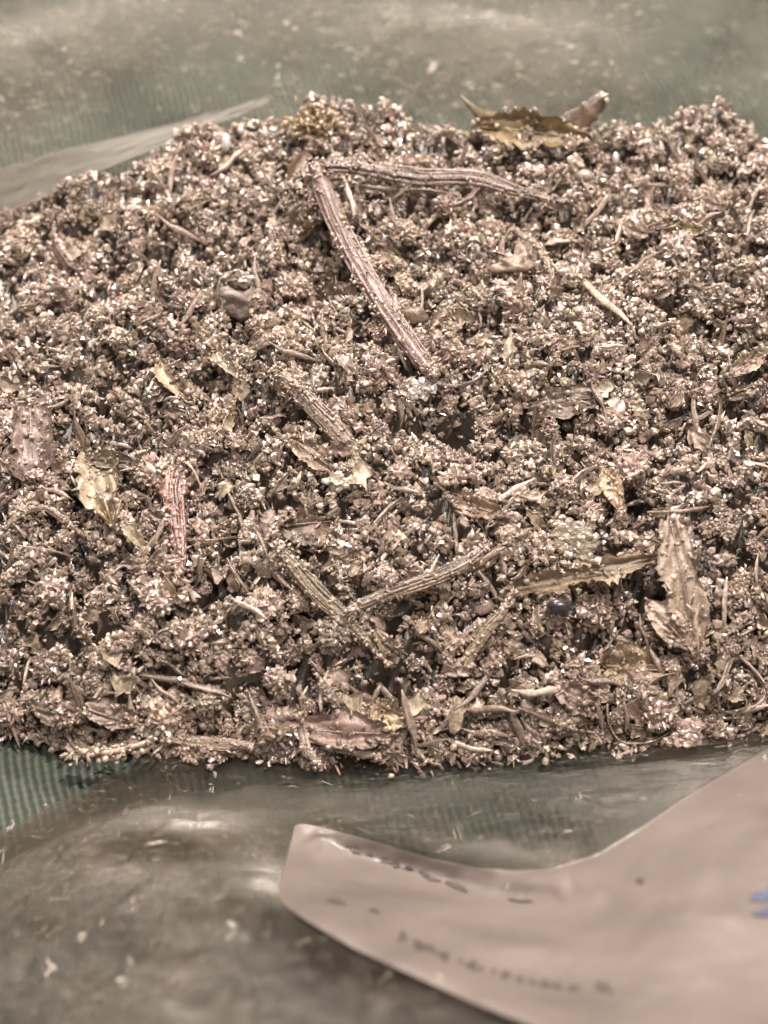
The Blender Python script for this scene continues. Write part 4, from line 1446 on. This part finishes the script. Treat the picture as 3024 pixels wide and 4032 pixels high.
# wiry tendril, lower right
pts = on_pile([(2560, 2790, 1.2), (2545, 2720, 1.5), (2590, 2670, 1.7), (2660, 2650, 1.6)]) 
v, f, c = strip_geo(pts, [0.2, 0.22, 0.2, 0.12], thick=0.1, col=(0.5, 0.42, 0.34), ridges=2)
o = mesh_np('wiry_tendril', v, f, M_stem, tint=c); recentre(o)
tag(o, 'thin wiry looped tendril low at the right front of the heap', 'tendril')
pts = on_pile([(2390, 2770, 1.2), (2400, 2850, 1.5), (2450, 2920, 1.2), (2560, 2920, 1.2), (2640, 2880, 1.0)])
v, f, c = strip_geo(pts, [0.25, 0.22, 0.2, 0.2, 0.12], thick=0.1, col=(0.42, 0.34, 0.26), ridges=2)
o = mesh_np('wiry_tendril', v, f, M_stem, tint=c); recentre(o)
tag(o, 'wiry tendril hanging in a loop on the front foot right of centre', 'tendril')


# -- seeds and grains
def grain(name, px, py, rx, ry, rz, label, cat, col, mat=M_crystal, lift=0.8, ang=0, jit=0.1, n=1, smooth_=True):
    c0 = hit(px, py, lift)
    parts = []
    for k in range(n):
        # two-step icosphere, jittered
        vs = [tuple(q) for q in ICO_V]
        fs = [tuple(q) for q in ICO_F]
        for it in range(2):
            mid = {}
            nf = []
            for a, b, c in fs:
                ids = []
                for e in ((a, b), (b, c), (c, a)):
                    key = (min(e), max(e))
                    if key not in mid:
                        p = np.array(vs[e[0]]) + np.array(vs[e[1]])
                        p /= np.linalg.norm(p)
                        vs.append(tuple(p))
                        mid[key] = len(vs) - 1
                    ids.append(mid[key])
                nf += [(a, ids[0], ids[2]), (ids[0], b, ids[1]), (ids[2], ids[1], c), tuple(ids)]
            fs = nf
        v = np.array(vs)
        sd = random.uniform(0, 99)
        v = v * (1 + jit * np.array([noise.noise(Vector(tuple(q * 1.6 + sd))) for q in v]))[:, None]
        off = rng.normal(0, 1, 3) * (np.array([rx, 0.5 * rz, ry]) * MM * 0.55 if n > 1 else 0)
        sc = (0.6 if n > 1 else 1.0)
        v = v * np.array([rx, rz, ry]) * MM * sc
        a = math.radians(ang)
        x = v[:, 0] * math.cos(a) + v[:, 2] * math.sin(a)
        z = -v[:, 0] * math.sin(a) + v[:, 2] * math.cos(a)
        w = c0 + x[:, None] * RGT + z[:, None] * UPV + v[:, 1:2] * FWD + off[0] * RGT + off[2] * UPV + off[1] * FWD
        tn = 1 + 0.15 * np.array([noise.noise(Vector(tuple(q * 0.8 + sd))) for q in w])
        parts.append((w, np.array(fs), np.array(col)[None] * tn[:, None]))
    V, F, C = join(parts)
    o = mesh_np(name, V, F, mat, tint=C, smooth_shade=smooth_)
    recentre(o)
    tag(o, label, cat)
    return o


grain('seed', 2203, 2388, 46, 26, 20, 'black oval seed with a pointed right end under the twisted olive leaf', 'seed', (0.045, 0.035, 0.04), M_seed, lift=1.9, ang=6, jit=0.12)
grain('seed', 2360, 2390, 34, 24, 16, 'smooth pinkish brown seed just right of the black seed', 'seed', (0.36, 0.26, 0.21), M_seed, lift=1.0)
grain('seed', 1905, 2390, 38, 30, 16, 'smooth mauve brown seed left of the black seed, by the tan splinter', 'seed', (0.30, 0.22, 0.19), M_seed, lift=0.9, ang=-40)
grain('pale_grain', 1328, 1898, 40, 28, 24, 'pale whitish blocky grain near the centre of the heap', 'grain', (0.66, 0.60, 0.47), M_crumb, lift=1.1, jit=1.1, smooth_=False)
grain('pale_grain', 2265, 640, 32, 36, 26, 'round whitish grain on the back slope right of centre', 'grain', (0.62, 0.52, 0.42), M_crumb, lift=1.3, jit=0.8, smooth_=False)
grain('pale_grain', 2300, 692, 46, 28, 24, 'smooth taupe grain under the round whitish grain', 'grain', (0.36, 0.30, 0.25), M_seed, lift=0.9)
grain('pale_grain', 2215, 705, 40, 12, 12, 'pale stalk end running down from the round whitish grain', 'stalk', (0.6, 0.5, 0.38), M_crumb, lift=1.0, ang=-35)
grain('pale_grain', 965, 1095, 34, 30, 26, 'whitish lilac grain beside the grey lump at upper left', 'grain', (0.54, 0.45, 0.43), M_crumb, lift=1.2, jit=0.9, smooth_=False)
grain('grey_lump', 950, 1180, 84, 50, 34, 'large greyish mauve lump below the whitish lilac grain', 'lump', (0.27, 0.215, 0.19), M_leaf, lift=0.2, jit=1.6)
grain('grey_lump', 2020, 1050, 70, 40, 28, 'large smooth brown lump in the upper right middle of the heap', 'lump', (0.31, 0.23, 0.17), M_leaf, lift=0.5, jit=0.9)
grain('grey_lump', 1620, 1240, 60, 40, 30, 'rounded brown lump close to the right of the long pinkish stem', 'lump', (0.28, 0.21, 0.15), M_leaf, lift=0.4, jit=0.4)
grain('white_cluster', 2250, 2120, 60, 46, 24, 'cluster of pale yellowish crystals right of the centre, above the twisted leaf', 'crystal cluster', (0.46, 0.395, 0.32), M_crystal, lift=1.2, jit=1.0, n=13, smooth_=False)
grain('white_cluster', 1662, 1525, 34, 34, 24, 'tiny white glassy cluster left of the dark hooked tendril', 'crystal cluster', (0.70, 0.64, 0.62), M_crystal, lift=1.2, jit=0.9, n=9, smooth_=False)
grain('white_cluster', 2900, 1390, 34, 22, 20, 'small white grain pair near the right border', 'grain', (0.68, 0.62, 0.55), M_crystal, lift=1.5, jit=0.3, n=2)
grain('glint_bead', 890, 560, 22, 40, 22, 'bright white upright bead shaped as a glint on the back crest at left', 'bead', (0.80, 0.80, 0.80), M_crystal, lift=1.5)  # white bead put in for a glint on the crest
grain('glint_bead', 948, 515, 16, 16, 14, 'small round bead shaped as a glint right above the bright upright bead', 'bead', (0.75, 0.7, 0.66), M_crystal, lift=2.2)
grain('glint_bead', 1072, 512, 20, 12, 12, 'flat bead shaped as a glint on the crest left of the golden tuft', 'bead', (0.75, 0.7, 0.66), M_crystal, lift=1.6)
grain('dark_grain', 995, 508, 26, 14, 16, 'dark flat grain between two glint beads on the back crest', 'grain', (0.07, 0.055, 0.05), M_seed, lift=1.8)
grain('glint_bead', 2424, 622, 14, 28, 14, 'bright upright bead shaped as a glint on the back slope at right', 'bead', (0.8, 0.8, 0.8), M_crystal, lift=1.5)  # another pale bead standing in for a bright glint
grain('herb_ball', 2700, 2885, 52, 44, 40, 'round pinkish crumb ball on the front foot at right', 'crumb ball', (0.42, 0.32, 0.28), M_crumb, lift=1.2, jit=0.6, n=14, smooth_=False)
grain('pale_grain', 1860, 1860, 44, 34, 30, 'rounded glassy pinkish grain near the middle right of the heap', 'grain', (0.48, 0.38, 0.33), M_crystal, lift=0.9, jit=0.4, n=5)
# speck on the film
c0 = P(355, 470, 4.2)
v, f, c = crumbs(np.array([c0]), np.array([0.17]), cols=np.array([(0.03, 0.025, 0.02)]))
o = mesh_np('dark_speck', v, f, M_seed, tint=c); recentre(o)
tag(o, 'single tiny black speck on the clear film behind the heap', 'speck')


# ------------------------------------------------------------------ small flakes and splinters lying loose, each a thing
def flake_mesh(k):
    L_ = rng.uniform(0.8, 1.2)
    V, F, C = leaf_geo((-L_, 0, 0), (L_, 0, 0), rng.uniform(0.8, 1.6), PAL[rng.integers(0, 6)] * 0.95, curl=rng.uniform(0.3, 1.2), jag=0.5, lift_mid=rng.uniform(0, .3), face=(0, 0, 1), nu=9, nv=6,
                       shape=rng.uniform(0.4, 1), seed=k * 5.1, thick=0.07, veins=True)
    return mesh_np('leaf_flake', V, F, M_leaf, tint=C, link=False, smooth_shade=bool(k % 3)).data


def splinter_mesh(k):
    V, F, C = strip_geo([(-2, 0, 0), (-0.6, 0.2 * (k % 3 - 1), 0.15), (0.7, 0.1, 0.12), (2, -0.2 * (k % 2), 0)], [0.12, 0.5, 0.42, 0.08], thick=0.16, col=PAL[rng.integers(0, 6)] * 1.1, seg=14, ridges=3, face=(0, 0, 1),
                        rough=0.3)
    return mesh_np('splinter', V, F, M_stem, tint=C, link=False).data


fl = [flake_mesh(k) for k in range(14)]
sp = [splinter_mesh(k) for k in range(8)]


def strew(name, meshes, n, rmin, smin, smax, lift, label, cat, group, own, yr=(480, 2960)):
    for k, (a, b) in enumerate(spread(n, rmin, own=own, yr=yr)):
        p = hit(a, b, lift)
        nn = normal_at(p[0], p[1]) + np.array([random.uniform(-.8, .8), random.uniform(-.9, .3), 0.2])
        o = bpy.data.objects.new(name, meshes[k % len(meshes)])
        COL.objects.link(o)
        s_ = random.uniform(smin, smax)
        o.scale = (s_, s_, s_)
        o.rotation_euler = euler_on(nn, random.uniform(0, 6.28))
        o.location = Vector(p) * S
        tag(o, label, cat, group)


strew('leaf_flake', fl, 260, 76, 0.5, 1.35, 0.75, 'small dry brown leaf flake lying loose in the heap', 'leaf flake', 'loose leaf flakes in the heap', [])
strew('leaf_flake', fl, 30, 60, 0.7, 1.35, 0.9, 'small dry brown leaf flake lying loose in the heap', 'leaf flake', 'loose leaf flakes in the heap', [], (2700, 2975))
strew('splinter', sp, 26, 60, 0.8, 1.4, 1.1, 'small thin brown splinter lying loose in the heap', 'splinter', 'loose splinters in the heap', [], (2700, 2975))
strew('splinter', sp, 190, 84, 0.5, 1.25, 0.9, 'small thin brown splinter lying loose in the heap', 'splinter', 'loose splinters in the heap', [])


# ------------------------------------------------------------------ clumps last: labelled by the piece they lie beside
place_clumps()

SHORT = [
    ('long flat pinkish stem slanting', 'long pinkish stem', 'piece'), ('thin dark hooked tendril', 'dark hooked tendril', ''), ('shiny split stem lying', 'level split stem', ''),
    ('pale fibre running just', 'pale fibre under the split stem', ''), ('short dark red splinter', 'dark red splinter', ''), ('curled olive brown leaf with two', 'horned olive leaf', ''),
    ('dark amber cupped husk', 'dark amber husk', ''), ('dark upright husk', 'dark upright husk', ''), ('golden brown knobbly tuft', 'golden knobbly tuft', ''), ('pale pinkish knobbly tuft', 'pinkish knobbly tuft', ''),
    ('broad wrinkled mauve', 'broad mauve leaf', ''), ('cupped greyish leaf', 'cupped greyish leaf', ''), ('arched fuzzy brown strip', 'arched brown strip', ''), ('dull red stalk standing', 'dull red stalk', ''),
    ('broad fuzzy brown strip', 'broad fuzzy strip', ''), ('grooved golden stem', 'golden grooved stem', ''), ('flat tan stem rising', 'flat tan stem', ''), ('tan splinter pointing up', 'tan upright splinter', ''),
    ('long twisted olive leaf', 'twisted olive leaf', ''), ('upright jagged tan leaf', 'jagged tan leaf', ''), ('smooth pale pinkish leaf', 'smooth pinkish leaf', ''), ('glinting pale splinter', 'glinting pale splinter', ''),
    ('triangular mauve brown', 'triangular mauve leaf piece', ''), ('dark pointed leaf piece', 'dark pointed leaf piece', ''), ('reddish brown leaf piece folded', 'folded reddish leaf piece', ''),
    ('upright golden brown pointed', 'golden pointed leaf piece', ''), ('flat brown leaf piece left', 'flat brown leaf piece', ''), ('split golden brown pod', 'split golden pod leaf', ''), ('small glassy folded', 'glassy folded leaf', ''),
    ('small clear pointed', 'clear pointed leaf', ''), ('oval mauve leaf', 'oval mauve leaf', ''), ('small curved tan leaf', 'curved tan leaf', ''), ('angular yellowish leaf chip', 'angular yellowish chip', ''),
    ('pinkish folded leaf with', 'pinkish folded border leaf', ''), ('crumpled yellowish leaf', 'crumpled yellowish leaf', ''), ('broad reddish brown leaf', 'broad reddish foot leaf', ''), ('round amber leaf', 'round amber leaf', ''),
    ('rounded mauve leaf', 'rounded mauve leaf', ''), ('dark brown flat leaf', 'dark flat leaf at the foot', ''), ('dull brown scalloped', 'scalloped brown leaf', ''), ('big lumpy brown leaf', 'big lumpy brown leaf', ''),
    ('dark brown leaf face', 'dark leaf face', ''), ('bright pale splinter', 'bright pale splinter', ''), ('curved tan stem bending', 'curved tan stem', ''), ('short fuzzy yellowish', 'short yellowish strip', ''),
    ('upright golden strip', 'upright golden strip', ''), ('short bright striped', 'bright striped splinter', ''), ('round olive leaf', 'round olive leaf', ''), ('pale yellow torn', 'pale torn leaf chip', ''),
    ('short striped pale twig', 'striped pale foot twig', ''), ('pale twig pointing down', 'downward pale twig', ''), ('fat fuzzy twig', 'fat fuzzy twig', ''), ('thin pinkish twig', 'thin pinkish twig', ''), ('dull level twig', 'dull level twig', ''),
    ('black oval seed', 'black oval seed', ''), ('smooth mauve brown seed', 'mauve brown seed', ''), ('pale whitish blocky', 'pale blocky grain', ''), ('round whitish grain', 'round whitish grain', ''),
    ('large greyish mauve lump', 'large greyish lump', ''), ('large smooth brown lump', 'large smooth lump', ''), ('cluster of pale yellowish', 'yellowish crystal cluster', ''), ('tiny white glassy', 'tiny white cluster', ''),
    ('bright white upright', 'white upright glint bead', ''), ('round pinkish crumb ball', 'pinkish crumb ball', ''), ('rounded glassy pinkish', 'glassy pinkish grain', ''), ('thin golden fibre', 'thin golden fibre', ''),
    ('thin wiry looped', 'looped wiry tendril', ''), ('small white grain pair', 'white grain pair', '')]


def relabel():
    marks_, tops = [], [o for o in COL.objects if o.parent is None and o.get('label')]
    for key, short, _ in SHORT:
        for o in tops:
            if o['label'].startswith(key):
                marks_.append((short, project(np.array(o.location) / S)))
                break
    for kind, noun, far in (('herb clump', 'herb clump', 190), ('leaf flake', 'loose leaf flake', 200), ('splinter', 'small loose splinter', 220)):
        items = [(o, project(np.array(o.location) / S)) for o in tops if o.get('group') and o.get('category') == kind]
        cand = []
        for i, (o, (x, y)) in enumerate(items):
            for short, (mx, my) in marks_:
                d = math.hypot(x - mx, y - my)
                if 25 < d < far:
                    a = math.degrees(math.atan2(my - y, x - mx)) % 360
                    way = ['right of', 'to the upper right of', 'above', 'to the upper left of', 'left of', 'to the lower left of', 'below', 'to the lower right of'][int((a + 22.5) // 45) % 8]
                    cand.append((d, i, way, short))
        cand.sort(key=lambda c: c[0])
        used, done = set(), set()
        for d, i, way, short in cand:
            if i in done or (way, short) in used:
                continue
            done.add(i)
            used.add((way, short))
            items[i][0]['label'] = '%s closest %s the %s' % (noun, way, short)


relabel()
